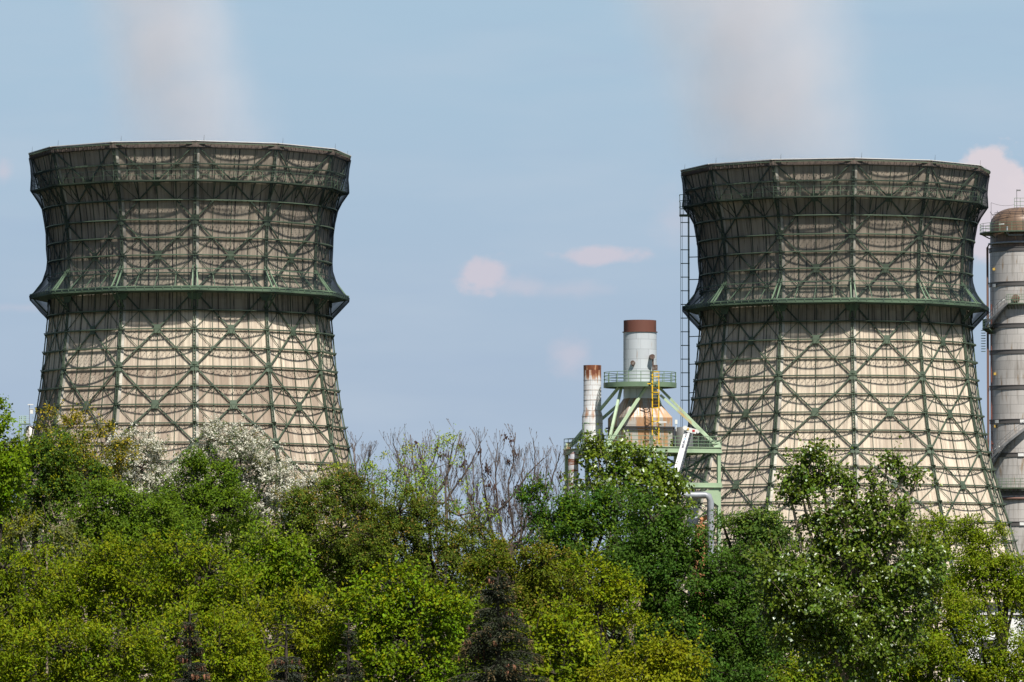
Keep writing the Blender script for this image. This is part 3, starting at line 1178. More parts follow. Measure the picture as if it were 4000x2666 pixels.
for k in (0, 2):
    a0 = math.pi * (k + 1) / 4
    m.bar((fl.x + 0.34 - 0.42 * math.cos(a0), yl - 0.6 * math.sin(a0), zat(1650, DP - 4)), (fl.x + 0.34 - 0.42 * math.cos(a0), yl - 0.6 * math.sin(a0), zat(1453, DP - 4)), 0.03, 0.03, up=(0, 1, 0))
m.bar((fl.x - 0.5, yl, zat(1500, DP - 4)), (fl.x + 0.1, yl, zat(1500, DP - 4)), 0.10, 0.10)
m.build('ladder_cage_frame', YELLOW, plant)
m = MB()
tl = L(pt(2553, 1649, DP - 4.6))
m.bar(tl, tl + Vector((1.35, 0.1, -0.02)), 0.12, 0.14)
m.build('strip_light', WHITE, plant)
# lower floor under the deck
m = MB()
z2 = zat(1897)
for p, q in ((dk(6.5, -0.1, z2), dk(SIDE, -0.1, z2)), (dk(SIDE, 0, z2), dk(SIDE, SIDE, z2)), (dk(0, 0, z2), dk(0, SIDE, z2))):
    m.bar(p, q, 0.2, 0.42)
    m.bar(p + Vector((0, 0, -0.24)), q + Vector((0, 0, -0.24)), 0.34, 0.06)
m.quadbox([dk(7, 0, z2 - 0.9), dk(SIDE, 0.2, z2 - 0.9), dk(SIDE, 4, z2 - 0.9), dk(7, 4, z2 - 0.9), dk(7, 0, z2 - 0.75), dk(SIDE, 0.2, z2 - 0.75), dk(SIDE, 4, z2 - 0.75), dk(7, 4, z2 - 0.75)])
m.plate([dk(SIDE - 2.4, 0, z2 - 0.8), dk(SIDE - 0.3, 0, z2 - 0.2), dk(SIDE - 0.3, 0, z2 - 2.2)], uy, 0.12)
m.build('lower_floor', GREEN_B, plant)
m = MB()
z3 = zat(1850)
for a in (7.0, 8.2, 9.4, 10.4):
    m.bar(dk(a, 1.5, z3), dk(a, 1.5, z3 + 1.3), 0.07, 0.07, up=(1, 0, 0))
for h in (0, 0.45, 0.9, 1.3):
    m.bar(dk(7, 1.5, z3 + h), dk(10.4, 1.5, z3 + h), 0.06, 0.07)
m.build('landing_railing_frame', GREEN_L, plant)
m = MB()
for b in (2.0, 8.5):
    m.bar(dk(SIDE - 0.3, b, deckz - 0.6), dk(6.5, b, z2), 0.18, 0.18)
    m.bar(dk(6.5, b, deckz - 0.6), dk(SIDE - 0.3, b, z2), 0.18, 0.18)
m.bar(dk(0.3, 1, z2), dk(0.3, SIDE - 1, deckz - 0.6), 0.18, 0.18)
m.bar(dk(8.0, 5, 0), dk(8.0, 5, deckz - 0.5), 0.3, 0.3, up=ux)
m.bar(dk(10.0, 9, 0), dk(10.0, 9, deckz - 0.5), 0.3, 0.3, up=ux)
m.build('underdeck_lattice', GREEN_D, plant)
m = MB()
sw = 0.9
for k in range(9):
    zz_ = zat(1880) + k * 0.33
    m.bar(dk(10.2 + k * 0.22, 3.0, zz_), dk(10.2 + k * 0.22, 3.0 + sw, zz_), 0.26, 0.05)
m.bar(dk(10.0, 3.0, zat(1880) - 0.2), dk(12.1, 3.0, zat(1880) + 3.0), 0.08, 0.2)
m.build('stair_flight', GREEN_L, plant)

# slim rusty chimney on the deck
cb = dk(1.5, 8.2)
chim = empty('slim_chimney', (cb.x + AX, cb.y + AY, deckz + 0.02))
tag(chim, 'slim rust-streaked white chimney with a flared lower part, beside the thick stack', 'chimney')
dC = cb.y + AY
zc = lambda py: pt(2317, py, dC).z - deckz - 0.02
sC = dC / F
uv_lathe('chimney_shell', [(40.5 * sC, 0.35), (40.5 * sC, zc(1627)), (34.5 * sC, zc(1606)), (34.5 * sC, zc(1447))], CHIM_CLAD, chim, seg=32)
uv_lathe('rusty_top_band', [(34.6 * sC, zc(1447)), (34.9 * sC, zc(1428)), (31 * sC, zc(1428)), (31 * sC, zc(1447))], mat_clad('rust_and_flakes', (0.22, 0.07, 0.03), (0.09, 0.035, 0.025), 3, 2, (0.55, 0.33, 0.2), (0.45, 0.6), rlo=0.55), chim, seg=32)
SEAM = mat_paint('seam_rust', (0.46, 0.42, 0.39), (0.26, 0.14, 0.08), 0.7, 3)
for py in (1486, 1525, 1564, 1606, 1627, 1655, 1690):
    m = MB()
    rr_ = (34.5 if py < 1610 else 40.5) * sC + 0.012
    m.lathe([(rr_ - .01, zc(py) - 0.025), (rr_ + 0.010, zc(py) - 0.025), (rr_ + 0.010, zc(py) + 0.025), (rr_ - .01, zc(py) + 0.025)], 32)
    m.build('seam_band', SEAM, chim)
m = MB()
m.lathe([(0.0, 0.0), (46 * sC, 0.0), (46 * sC, 0.35), (0.0, 0.35)], 24)
m.build('chimney_foot', GREY_STEEL, chim)
# tall bent lamp pole by the chimney
m = MB()
a, b_, c_ = pt(2279, 1757, DP - 2), pt(2279, 1658, DP - 2), pt(2303, 1655, DP - 2)
a.z = deckz - 0.3
m.tube([a, b_, b_ + Vector((0.15, 0, 0.15)), c_], 0.07, 8)
o = m.build('bent_post', GREEN_L)
tag(o, 'thin pale green bent post standing in front of the slim chimney', 'post')
# cabinets on the deck behind the boom
p = pt(2664, 1744, DP + 1)
m = MB()
m.lathe([(0.0, 0), (0.95, 0), (0.95, 2.0), (0.75, 2.25), (0.0, 2.3)], 20)
m.box(-1.5, -0.7, -0.5, 0.8, 0, 2.2)
o = empty('grey_tank', (p.x + 0.25, p.y + 1, deckz + 0.01))
tag(o, 'grey tank with a dark box beside the rusty hood on the green deck', 'tank')
m2 = MB()
m2.lathe([(0.01, 0), (0.95, 0), (0.95, 2.0), (0.75, 2.25), (0.01, 2.3)], 20)
m2.build('tank_shell', GREY_STEEL, o, smooth=40)
m2 = MB()
m2.box(-1.45, -0.98, -0.5, 0.8, 0, 2.25)
m2.build('side_box', DARK_STEEL, o)
m2 = MB()
m2.tube([(0.55, -1.0, 1.9), (0.55, -1.2, 2.6), (0.5, -1.2, 3.4)], 0.09, 8)
m2.tube([(0.55, -1.0, 1.9), (0.3, -1.05, 1.7), (0.05, -1.0, 1.95)], 0.09, 8)
m2.build('hose', DARK_STEEL, o)
m2 = MB()
m2.tube([(-0.85, -0.8, 1.8), (-0.85, -0.8, 3.0)], 0.04, 6)
m2.box(-0.98, -0.72, -0.9, -0.7, 2.55, 3.0)
m2.build('signal_lamp', WHITE, o)
# ducts below the deck
m = MB()
a = pt(2258, 1772, DP + 3)
b_ = pt(2250, 1800, DP + 3)
c_ = pt(2243, 1840, DP + 3)
e_ = pt(2240, 1990, DP + 3)
m.tube([a + Vector((1.5, 0, 0.1)), a, a.lerp(b_, .5) + Vector((-.25, 0, 0)), b_ + Vector((-.3, 0, 0)), c_ + Vector((-.1, 0, 0)), Vector((c_.x, c_.y, 0))], 0.55, 14)
o = m.build('elbow_duct', mat_paint('rust_banded_duct', (0.60, 0.60, 0.62), (0.45, 0.45, 0.47), 0.5, 1, rust=(0.22, 0.09, 0.05), rust_lo=0.5, rust_hi=0.58, rust_scale=1.1, rust_stretch=(0.3, 0.3, 2.0)), smooth=60)
tag(o, 'white rust-banded duct bending down below the corner of the green deck', 'duct')
m = MB()
a, b_, c_ = pt(2600, 1935, DP - 3), pt(2755, 1935, DP - 3), pt(2775, 1960, DP - 3)
m.tube([a, b_, b_ + Vector((0.35, 0, -0.12)), c_, Vector((c_.x, c_.y, 0))], 0.36, 14)
o = m.build('pale_pipe', PIPE, smooth=60)
tag(o, 'pale grey pipe bending down beside the green column under the deck', 'pipe')
m = MB()
a, b_ = pt(2688, 1948, DP - 1), pt(2724, 1948, DP - 1)
m.quadbox([(a.x, a.y, 0), (b_.x, a.y, 0), (b_.x, a.y + 2, 0), (a.x, a.y + 2, 0), (a.x, a.y, a.z), (b_.x, a.y, a.z), (b_.x, a.y + 2, a.z), (a.x, a.y + 2, a.z)])
w_ = b_.x - a.x
for k in (0.0, 0.5, 1.0):
    m.box(a.x + w_ * k - 0.04, a.x + w_ * k + 0.04, a.y - 0.05, a.y - 0.002, 0, a.z - 0.1)
m.box(a.x - 0.08, b_.x + 0.08, a.y - 0.08, a.y - 0.003, a.z - 0.09, a.z + 0.06)
o = m.build('duct_casing', mat_paint('pale_blue_casing', (0.50, 0.54, 0.58), (0.42, 0.45, 0.48), 0.5, 0.7, rust=(0.25, 0.12, 0.06), rust_lo=0.62, rust_hi=0.7))
tag(o, 'pale blue-grey upright duct casing under the pale pipe', 'duct')
m = MB()
a = pt(2752, 2050, DP - 3)
m.lathe([(0.01, 0), (0.9, 0), (1.0, a.z * 0.7), (0.6, a.z), (0.01, a.z)], 20, c=(a.x - 0.3, a.y + 1, 0))
m.tube([(a.x - 0.3, a.y + 1, a.z), (a.x - 0.3, a.y + 1, a.z + 0.5), (a.x + 0.5, a.y + 1, a.z + 0.9)], 0.25, 10)
o = m.build('orange_hopper', mat_paint('orange_rust', (0.55, 0.24, 0.10), (0.33, 0.14, 0.07), 0.7, 1.2), smooth=40)
tag(o, 'small orange rusty hopper below the pale pipe, peeping over the trees', 'hopper')

# telescopic boom in front of the plant
DB = 545.0
A, B = pt(2604, 1990, DB - 6), pt(2688, 1688, DB)
boom = empty('boom_lift', (A.x - 4, DB - 14, 0))
tag(boom, 'white telescopic lift boom with lettering, reaching up in front of the green deck', 'boom lift')
o0 = boom.location.copy()
ax = (B - A).normalized()
rgt = ax.cross(Vector((0, 1, 0))).normalized() * -1
if rgt.x < 0:
    rgt = -rgt
fwd = rgt.cross(ax).normalized()
if fwd.y > 0:
    fwd = -fwd
n1 = (rgt * -0.42 + fwd * 0.90).normalized()      # lettered face
n2 = (rgt * 0.90 + fwd * 0.42).normalized()       # latticed face
hw = 0.29


def bx(p, q, w1, w2):
    """box along p-q with half sizes w1 along n2 and w2 along n1"""
    mm = MB()
    return [p - n2 * w1 - n1 * w2, p + n2 * w1 - n1 * w2, p + n2 * w1 + n1 * w2, p - n2 * w1 + n1 * w2, q - n2 * w1 - n1 * w2, q + n2 * w1 - n1 * w2, q + n2 * w1 + n1 * w2, q - n2 * w1 + n1 * w2]


base = Vector((A.x - 3.4, DB - 10, 2.4))
m = MB()
m.quadbox([v - o0 for v in bx(A, B, hw, hw)])
bo = m.build('boom_arm', WHITE, boom)
m = MB()
m.quadbox([v - o0 for v in bx(base, A + ax * 0.4, 0.36, 0.36)])
m.build('boom_lower_arm', WHITE, boom)
m = MB()
ln = (B - A).length
m.plate([A + n2 * (hw + 0.012) - n1 * 0.27 - o0, B + n2 * (hw + 0.012) - n1 * 0.27 - o0, B + n2 * (hw + 0.012) + n1 * 0.20 - o0, A + n2 * (hw + 0.012) + n1 * 0.20 - o0], n2, 0.02)
k = 0.3
while k < ln - 0.4:
    c = A + ax * k + n2 * (hw + 0.05) - o0
    m.bar(c - n1 * 0.25, c + ax * 0.22 + n1 * 0.2, 0.05, 0.04)
    m.bar(c + ax * 0.22 + n1 * 0.2, c + ax * 0.44 - n1 * 0.25, 0.05, 0.04)
    k += 0.44
m.build('boom_track_lattice', mat_paint('grey_boom_track', (0.26, 0.28, 0.31), (0.14, 0.15, 0.17), 0.4, 1.5, metallic=0.3), bo)
# lettering along the lettered face
navy = mat_paint('navy_lettering', (0.03, 0.035, 0.09), (0.03, 0.035, 0.08), 0.5)
sky_blue = mat_paint('blue_lettering', (0.03, 0.25, 0.65), (0.03, 0.22, 0.6), 0.5)


def text(body, start, size, mat):
    cu = bpy.data.curves.new('lettering', 'FONT')
    cu.body = body
    cu.size = size
    cu.extrude = 0.006
    cu.offset = 0.006
    tmp = bpy.data.objects.new('tmp', cu)
    COL.objects.link(tmp)
    bpy.context.view_layer.update()
    me = bpy.data.meshes.new_from_object(tmp.evaluated_get(bpy.context.evaluated_depsgraph_get()))
    bpy.data.objects.remove(tmp)
    w = max(v.co.x for v in me.vertices)
    x = ax
    y = n1.cross(ax).normalized()
    mt = Matrix((x, y, n1)).transposed().to_4x4()
    mt.translation = start + n1 * (hw + 0.012) - o0
    me.transform(mt)
    me.materials.clear()
    me.materials.append(mat)
    link('lettering', me, bo)
    return w


ydir = n1.cross(ax).normalized()
tpos = A + ax * ((pt(2653, 1797, DB) - A).dot(ax)) - ydir * 0.10
w1 = text('BREUER', tpos, 0.30, navy)
w2 = text('&', tpos + ax * (w1 + 0.06), 0.30, sky_blue)
text('WASEL', tpos + ax * (w1 + w2 + 0.12), 0.30, navy)
m = MB()
h0 = pt(2676, 1677, DB - 0.3) - o0
h1 = pt(2722, 1688, DB - 0.3) - o0
m.bar(h0, h1, 0.45, 0.46)
m.tube([h0 + Vector((0, -0.4, 0.1)), h0 + Vector((0, 0.35, 0.1))], 0.24, 10, True)
m.tube([h1 + Vector((0.1, -0.35, 0)), h1 + Vector((0.1, 0.3, 0))], 0.15, 10, True)
hd = m.build('boom_head', WHITE, boom)
m = MB()
q = h0.lerp(h1, 0.2) + Vector((0, -0.265, 0.05))
m.box(q.x - 0.12, q.x + 0.14, q.y - 0.01, q.y + 0.01, q.z - 0.1, q.z + 0.12)
m.build('yellow_plate', YELLOW, hd)
m = MB()
q = h0.lerp(h1, 0.72) + Vector((0, -0.265, 0.03))
m.box(q.x - 0.13, q.x + 0.13, q.y - 0.01, q.y + 0.01, q.z - 0.1, q.z + 0.1)
m.build('red_plate', mat_paint('red_paint', (0.5, 0.03, 0.03), (0.4, 0.03, 0.03)), hd)
m = MB()
m.bar(Vector((A.x - 6, DB - 10.8, 1.25)) - o0, Vector((A.x + 1, DB - 10.8, 1.25)) - o0, 2.3, 0.9)
m.bar(Vector((A.x - 4.3, DB - 10.8, 2.0)) - o0, Vector((A.x - 2.4, DB - 10.8, 2.0)) - o0, 1.6, 0.8)
m.build('chassis', WHITE, boom)
for dx in (-5.2, -0.2):
    for dy in (-11.9, -9.7):
        m = MB()
        c = Vector((A.x + dx, DB + dy, 0.6)) - o0
        m.tube([c - Vector((0, 0.18, 0)), c + Vector((0, 0.18, 0))], 0.6, 18, True)
        m.build('wheel', DARK_STEEL, boom)

# ------------------------------------------------------------------ tall insulated vessel
DV = 690.0
sV = DV / F
vz = lambda py: pt(3995, py, DV).z
vb = pt(3995, 2400, DV)
ves = empty('insulated_column', (vb.x, DV, 0))
tag(ves, 'tall grey insulated process column with a brown domed top, behind the cooling tower edge', 'process column')
VR = 122 * sV
uv_lathe('column_shell', [(VR, 0.0), (VR, vz(985))], VESSEL_CLAD, ves, seg=64)
dome = [(VR * 0.985, vz(985)), (VR * 0.985, vz(880))]
hd_ = (vz(812) - vz(880))
for k in range(1, 10):
    a = math.pi / 2 * k / 9
    dome.append((max(VR * 0.985 * math.cos(a) ** 0.8, 0.01), vz(880) + hd_ * math.sin(a)))
uv_lathe('dome', dome, DOME_CLAD, ves, seg=64)
for py in (981, 1115, 1278, 1380, 1518, 1650, 1781, 1930, 2049, 2180):
    m = MB()
    m.lathe([(VR, vz(py) - 0.27), (VR + 0.10, vz(py) - 0.25), (VR + 0.10, vz(py) + 0.20), (VR + 0.16, vz(py) + 0.22), (VR + 0.16, vz(py) + 0.30), (VR, vz(py) + 0.31)], 64)
    m.build('flange_ring', mat_clad('grey_flange', (0.34, 0.32, 0.31), (0.14, 0.12, 0.11), 3, 2.2, None, (0.45, 0.65)) if py == 981 else bpy.data.materials['grey_flange'], ves, smooth=40)
# reflective label plates on the flanges
for py, xs_ in ((1120, (3888,)), (1650, (3895, 3988)), (1781, (3980,)), (2049, (3985,)), (1915, (3992,))):
    for x in xs_:
        m = MB()
        a0 = math.asin((x - 3995) / 122.0)
        m.lathe([(VR + 0.165, vz(py) - 0.2), (VR + 0.18, vz(py) - 0.2), (VR + 0.18, vz(py) + 0.19), (VR + 0.165, vz(py) + 0.19)], 6, a0=a0 - 0.09, a1=a0 + 0.09)
        m.build('white_plate', WHITE, ves)


def ves_platform(py, rout, a0, a1, rail=True, name='platform'):
    z = vz(py)
    m = MB()
    m.lathe([(VR + 0.02, z - 0.16), (rout, z - 0.16), (rout, z), (VR + 0.02, z)], 40, a0=a0, a1=a1)
    for k in range(13):
        a = a0 + (a1 - a0) * k / 12
        m.bar(vec(a, rout - 0.1, z - 0.16), vec(a, VR + 0.03, z - 0.75), 0.08, 0.10)
    pl = m.build(name, GREEN, ves)
    r = MB()
    for h in (0.4, 0.75, 1.1):
        r.tube([vec(a0 + (a1 - a0) * k / 40, rout - 0.06, z + h) for k in range(41)], 0.03, 4)
    for k in range(21):
        a = a0 + (a1 - a0) * k / 20
        r.bar(vec(a, rout - 0.06, z), vec(a, rout - 0.06, z + 1.1), 0.05, 0.05)
    r.build('railing_frame', GREEN_L, pl)
    return pl


ves_platform(911, VR + 1.3, 0, 2 * math.pi, name='top_platform')
ves_platform(1908, VR + 0.9, R_(-75), R_(75), name='side_platform')
ves_platform(1283, VR + 1.0, R_(-100), R_(-62), name='side_platform')
ves_platform(1192, VR + 0.9, R_(-28), R_(40), name='side_platform')


# helical stairs
def stair(a0, py0, a1, py1):
    m = MB()
    N = 26
    for rr_ in (VR + 0.12, VR + 0.95):
        for k in range(N):
            t0, t1 = k / N, (k + 1) / N
            p = vec(a0 + (a1 - a0) * t0, rr_, vz(py0) + (vz(py1) - vz(py0)) * t0)
            q = vec(a0 + (a1 - a0) * t1, rr_, vz(py0) + (vz(py1) - vz(py0)) * t1)
            m.bar(p, q, 0.06, 0.30)
            if rr_ > VR + 0.5:
                m.bar(p + Vector((0, 0, 1.0)), q + Vector((0, 0, 1.0)), 0.05, 0.05)
                m.bar(p + Vector((0, 0, 0.55)), q + Vector((0, 0, 0.55)), 0.04, 0.04)
                if k % 3 == 0:
                    m.bar(p, p + Vector((0, 0, 1.0)), 0.05, 0.05)
    for k in range(N):
        t = (k + 0.5) / N
        a = a0 + (a1 - a0) * t
        z = vz(py0) + (vz(py1) - vz(py0)) * t
        m.bar(vec(a, VR + 0.12, z), vec(a, VR + 0.95, z), 0.26, 0.04)
    m.build('helical_stair', mat_paint('galvanised_stair', (0.30, 0.30, 0.30), (0.2, 0.2, 0.2), 0.5, 1.2, metallic=0.3) if 'galvanised_stair' not in bpy.data.materials else bpy.data.materials['galvanised_stair'], ves)


stair(R_(-72), 1278, R_(-26), 1192)
stair(R_(-72), 1823, R_(5), 1668)
# pipes
VP = mat_paint('rusty_brown_pipe', (0.20, 0.11, 0.085), (0.13, 0.10, 0.09), 0.6, 1.5, stretch=(1, 1, 0.3))
m = MB()
xp = (3862 - 3995) * sV
m.tube([(xp + 0.9, -0.6, vz(952)), (xp + 0.2, -0.6, vz(956)), (xp, -0.6, vz(970)), (xp, -0.6, 4)], 0.15, 10)
m.build('riser_pipe', VP, ves, smooth=60)
m = MB()
m.tube([(xp + 0.42, -1.0, vz(1190)), (xp + 0.40, -1.0, 6)], 0.055, 8)
m.tube([(xp + 0.42, -1.0, vz(1737)), (xp + 1.5, -2.6, vz(1734))], 0.07, 8)
m.build('riser_pipe', mat_paint('red_pipe', (0.33, 0.09, 0.05), (0.25, 0.08, 0.05), 0.6), ves, smooth=60)
m = MB()
m.tube([vec(R_(-80) + R_(160) * k / 24, VR + 0.22, vz(957 - 3 * math.cos(R_(-80) + R_(160) * k / 24))) for k in range(25)], 0.14, 8)
m.tube([vec(R_(-30), VR + 0.25, vz(893)), vec(R_(-30), VR + 0.25, vz(918)), vec(R_(-26), VR + 0.25, vz(927)), vec(R_(20), VR + 0.25, vz(927))], 0.13, 8)
m.build('pale_ring_pipe', PIPE, ves, smooth=60)
m = MB()
m.tube([vec(R_(-85) + R_(170) * k / 24, VR + 0.2, vz(1950)) for k in range(25)], 0.16, 8)
m.build('brown_ring_pipe', VP, ves, smooth=60)
m = MB()
for k in range(9):
    a0 = R_(-90) + R_(180) * k / 8
    m.tube([vec(R_(-70) + R_(140) * j / 16, VR * (0.97 - 0.06 * (k % 2)) + 0.1, vz(836 if k % 2 else 843)) for j in range(17)], 0.035, 4) if k < 2 else None
for k in range(7):
    a = R_(-75) + R_(150) * k / 6
    m.tube([vec(a, VR * 0.93, vz(848)), vec(a - 0.05, VR * 1.03, vz(830))], 0.03, 4)
m.build('dome_pipe_frame', DARK_STEEL, ves)
m = MB()
mp = (3978 - 3995) * sV
m.tube([(mp, -0.5, vz(818)), (mp, -0.5, vz(742))], 0.04, 6)
m.box(mp, mp + 0.5, -0.6, -0.4, vz(748), vz(743))
m.build('lamp_mast', GREY_STEEL, ves)
m = MB()
for h in (0.0, 0.5, 0.95):
    m.bar((mp - 0.35, -1.0, vz(818) + h + 0.4), (mp + 4, -1.0, vz(818) + h + 0.4), 0.05, 0.05)
for k in range(6):
    m.bar((mp - 0.35 + k * 0.75, -1.0, vz(818)), (mp - 0.35 + k * 0.75, -1.0, vz(818) + 1.35), 0.05, 0.05, up=(0, 1, 0))
m.build('dome_railing_frame', GREEN_L, ves)
m = MB()
wx = (3878 - 3995) * sV
m.tube([(wx, -0.3, vz(880)), (wx, -0.3, vz(793))], 0.025, 5)
for k in range(8):
    t0, t1 = k / 8, (k + 1) / 8
    f_ = lambda t: (wx + (mp - wx - 0.3) * t, -0.3, vz(793) + (vz(801) - vz(793)) * t - 0.25 * 4 * t * (1 - t))
    m.tube([f_(t0), f_(t1)], 0.018, 4)
m.build('aerial_wire', DARK_STEEL, ves)
for (px_, py_) in ((3916, 886), (3916, 1190), (3898, 1760)):
    m = MB()
    a = math.asin((px_ - 3995) / 135.0)
    p = vec(a, VR + 0.85, vz(py_))
    tn = Vector((math.cos(a), math.sin(a), 0))
    m.bar(p - tn * 0.35, p + tn * 0.35 + Vector((0, 0, 0.02 if py_ < 1000 else 0.4)), 0.16, 0.17)
    m.build('strip_light', WHITE, ves)
for (px_, py_) in ((3882, 1056), (3884, 1464), (3884, 1668)):
    m = MB()
    a = math.asin((px_ - 3995) / 126.0)
    p = vec(a, VR + 0.12, vz(py_))
    m.box(p.x - 0.12, p.x + 0.16, p.y - 0.15, p.y + 0.1, p.z - 0.16, p.z + 0.16)
    m.build('yellow_junction_box', mat_paint('box_yellow', (0.5, 0.33, 0.06), (0.4, 0.26, 0.05)) if 'box_yellow' not in bpy.data.materials else bpy.data.materials['box_yellow'], ves)
m = MB()
a = math.asin((3961 - 3995) / 128.0)
for rr_, hh in ((0.42, 0.5), (0.52, 0.12)):
    m.tube([vec(a, VR - 0.1, vz(1174)), vec(a, VR + hh, vz(1174))], rr_, 18, True)
m.build('manhole_cover', VP, ves, smooth=40)
m = MB()
pv_ = vec(R_(-80), VR + 0.75, 0)
for k in range(9):
    z = vz(1375) + k * (vz(1283) - vz(1375)) / 9
    for j in range(8):
        a0, a1 = math.pi * j / 8, math.pi * (j + 1) / 8
        m.bar((pv_.x - 0.55 * math.sin(a0), pv_.y + 0.4 * math.cos(a0), z), (pv_.x - 0.55 * math.sin(a1), pv_.y + 0.4 * math.cos(a1), z), 0.04, 0.07)
m.build('ladder_cage_lattice', GREEN_D, ves)

# ------------------------------------------------------------------ small silo plant behind the first tower
DS = 660.0
sS = DS / F
sb = pt(118, 1680, DS)
silo = empty('grey_silo', (sb.x, DS, 0))
tag(silo, 'small grey silo with pale green platform and lamp mast, half hidden behind a tower', 'silo')
uv_lathe('silo_shell', [(0.75, 0), (0.75, sb.z), (0.3, sb.z + 0.5), (0.01, sb.z + 0.55)], VESSEL_CLAD, silo, seg=28)
uv_lathe('silo_shell', [(1.1, 0), (1.1, pt(0, 1609, DS).z), (0.01, pt(0, 1606, DS).z)], mat_clad('tan_shell', (0.5, 0.38, 0.3), (0.35, 0.28, 0.22), 1.5, 1.2, None, (.6, .8)), silo, c=(1.75, 1.5, 0), seg=28)
m = MB()
zp0, zp1 = pt(0, 1656, DS).z, pt(0, 1627, DS).z
x0, x1 = (78 - 118) * sS, (118 - 118) * sS
m.box(x0, x1, -1.2, 0.6, zp0 - 0.1, zp0)
for x in (x0 + .05, x0 + 0.28, x0 + 0.62, x1 - 0.45):
    m.bar((x, -1.15, 0), (x, -1.15, zp1), 0.07, 0.07, up=(0, 1, 0))
pl = m.build('platform', GREEN_L, silo)
m = MB()
for x in np.linspace(x0, x1 - 0.5, 9):
    m.bar((x, -1.2, zp0), (x, -1.2, zp1), 0.03, 0.03, up=(0, 1, 0))
for z in np.linspace(zp0, zp1, 5):
    m.bar((x0, -1.2, z), (x1, -1.2, z), 0.05, 0.05)
m.build('railing_frame', mat_paint('mint_mesh', (0.45, 0.6, 0.5), (0.4, 0.55, 0.45)), pl)
m = MB()
m.bar((0, -1.2, zp0), (0, -1.2, pt(0, 1583, DS).z), 0.06, 0.06, up=(0, 1, 0))
m.build('lamp_mast', GREY_STEEL, silo)
m = MB()
zl = pt(0, 1583, DS).z
m.bar((-0.2, -1.25, zl), (0.5, -1.25, zl), 0.3, 0.12)
m.build('lamp_head', WHITE, silo)
m = MB()
zl = pt(0, 1610, DS).z
m.box(0.1, 0.45, -1.3, -0.9, zl - 0.27, zl + 0.27)
m.box(0.05, 0.55, -1.35, -0.85, zl + 0.28, zl + 0.33)
m.build('control_box', WHITE, silo)


# ------------------------------------------------------------------ low buildings beyond the trees
def building(name, label, px0, px1, pytop, d, depth, wall, roofc, nwin):
    a, b_ = pt(px0, pytop, d), pt(px1, pytop, d)
    root = empty(name, ((a.x + b_.x) / 2, d, 0))
    tag(root, label, 'building')
    w = b_.x - a.x
    h = a.z
    m = MB()
    m.box(-w / 2, w / 2, 0, depth, 0, h)
    wl = m.build('wall', wall, root)
    m = MB()
    m.box(-w / 2 - 0.2, w / 2 + 0.2, -0.2, depth + 0.2, h + 0.003, h + 0.25)
    m.build('roof', roofc, root)
    m = MB()
    m.box(-w / 2 - 0.02, w / 2 + 0.02, -0.06, -0.003, h - 0.55, h - 0.42)
    m.build('gutter', DARK_STEEL, root)
    for k in range(nwin):
        x = -w / 2 + w * (k + 0.5) / nwin
        f = MB()
        z = h - 2.4
        for (x0, x1, z0, z1) in ((x - .7, x + .7, z - .7, z - .6), (x - .7, x + .7, z + .6, z + .7), (x - .7, x - .6, z - .6, z + .6), (x + .6, x + .7, z - .6, z + .6)):
            f.box(x0, x1, -0.07, -0.003, z0, z1)
        wf = f.build('window', WHITE, root)
        f = MB()
        f.box(x - .6, x + .6, -0.035, -0.003, z - .6, z + .6)
        f.build('pane', DARK_STEEL, wf)
    return root


white_wall = mat_paint('white_render', (0.80, 0.79, 0.77), (0.72, 0.70, 0.68), 0.8, 0.4)
brick_wall = mat_paint('beige_render', (0.45, 0.40, 0.36), (0.36, 0.31, 0.28), 0.85, 0.3)
building('white_building', 'low white building glimpsed through the yellow-green trees', 3760, 4180, 2372, 300, 9, white_wall, DARK_STEEL, 2)
building('beige_building', 'low beige works building at the foot of the process column', 3905, 4250, 2225, 640, 12, brick_wall, GREY_STEEL, 5)

# ------------------------------------------------------------------ trees
rng = np.random.default_rng(11)


def unit(v):
    return v / np.maximum(np.linalg.norm(v, axis=-1, keepdims=True), 1e-9)


def leaf_mesh(name, P, axis_, nrm, Ln, wr, colr, mat, parent, fold=0.18):
    """one folded four-cornered leaf for each row"""
    a = unit(axis_)
    n = unit(nrm - a * (nrm * a).sum(1, keepdims=True))
    s = np.cross(a, n)
    Ln = Ln[:, None]
    w = Ln * wr * 0.5
    b0 = P
    tip = P + a * Ln - n * Ln * 0.08
    m1 = P + a * Ln * 0.42 + s * w + n * w * fold
    m2 = P + a * Ln * 0.42 - s * w + n * w * fold
    V = np.stack([b0, m1, tip, m2], 1).reshape(-1, 3)
    k = np.arange(len(P))[:, None] * 4
    Fc = np.concatenate([k + np.array([[0, 1, 2]]), k + np.array([[0, 2, 3]])], 1).reshape(-1, 3)
    me = np_mesh(name, V, Fc, mat, np.repeat(colr, 4, 0))
    return link(name, me, parent)


def shoots(c, r, outward, L_, nl, flat, droop, up=0.45, nsh=None, r2=None):
    """leaves on short shoots of one bough: positions, axes, normals"""
    r2 = r2 or rng
    ns = nsh or max(5, int(nl / 13))
    d = unit(r2.normal(size=(ns, 3)) + outward * 0.5 + np.array([0, 0, up]))
    d[:, 2] *= flat
    ln = r * r2.uniform(0.6, 1.25, ns)
    idx = r2.integers(0, ns, nl)
    t = r2.uniform(0.12, 1.0, nl) ** 0.75
    dd = d[idx]
    P = c + dd * (ln[idx] * t)[:, None] + r2.normal(size=(nl, 3)) * L_ * 0.8
    P[:, 2] -= (t ** 2) * r * droop * 0.35
    ax_ = unit(dd * 0.6 + r2.normal(size=(nl, 3)) * 0.75 + np.array([0, 0, -droop]))
    nm = unit(np.array([0.08, -0.32, 0.80]) + outward * 0.35 + r2.normal(size=(nl, 3)) * 0.44)
    return P, ax_, nm


TREES = []


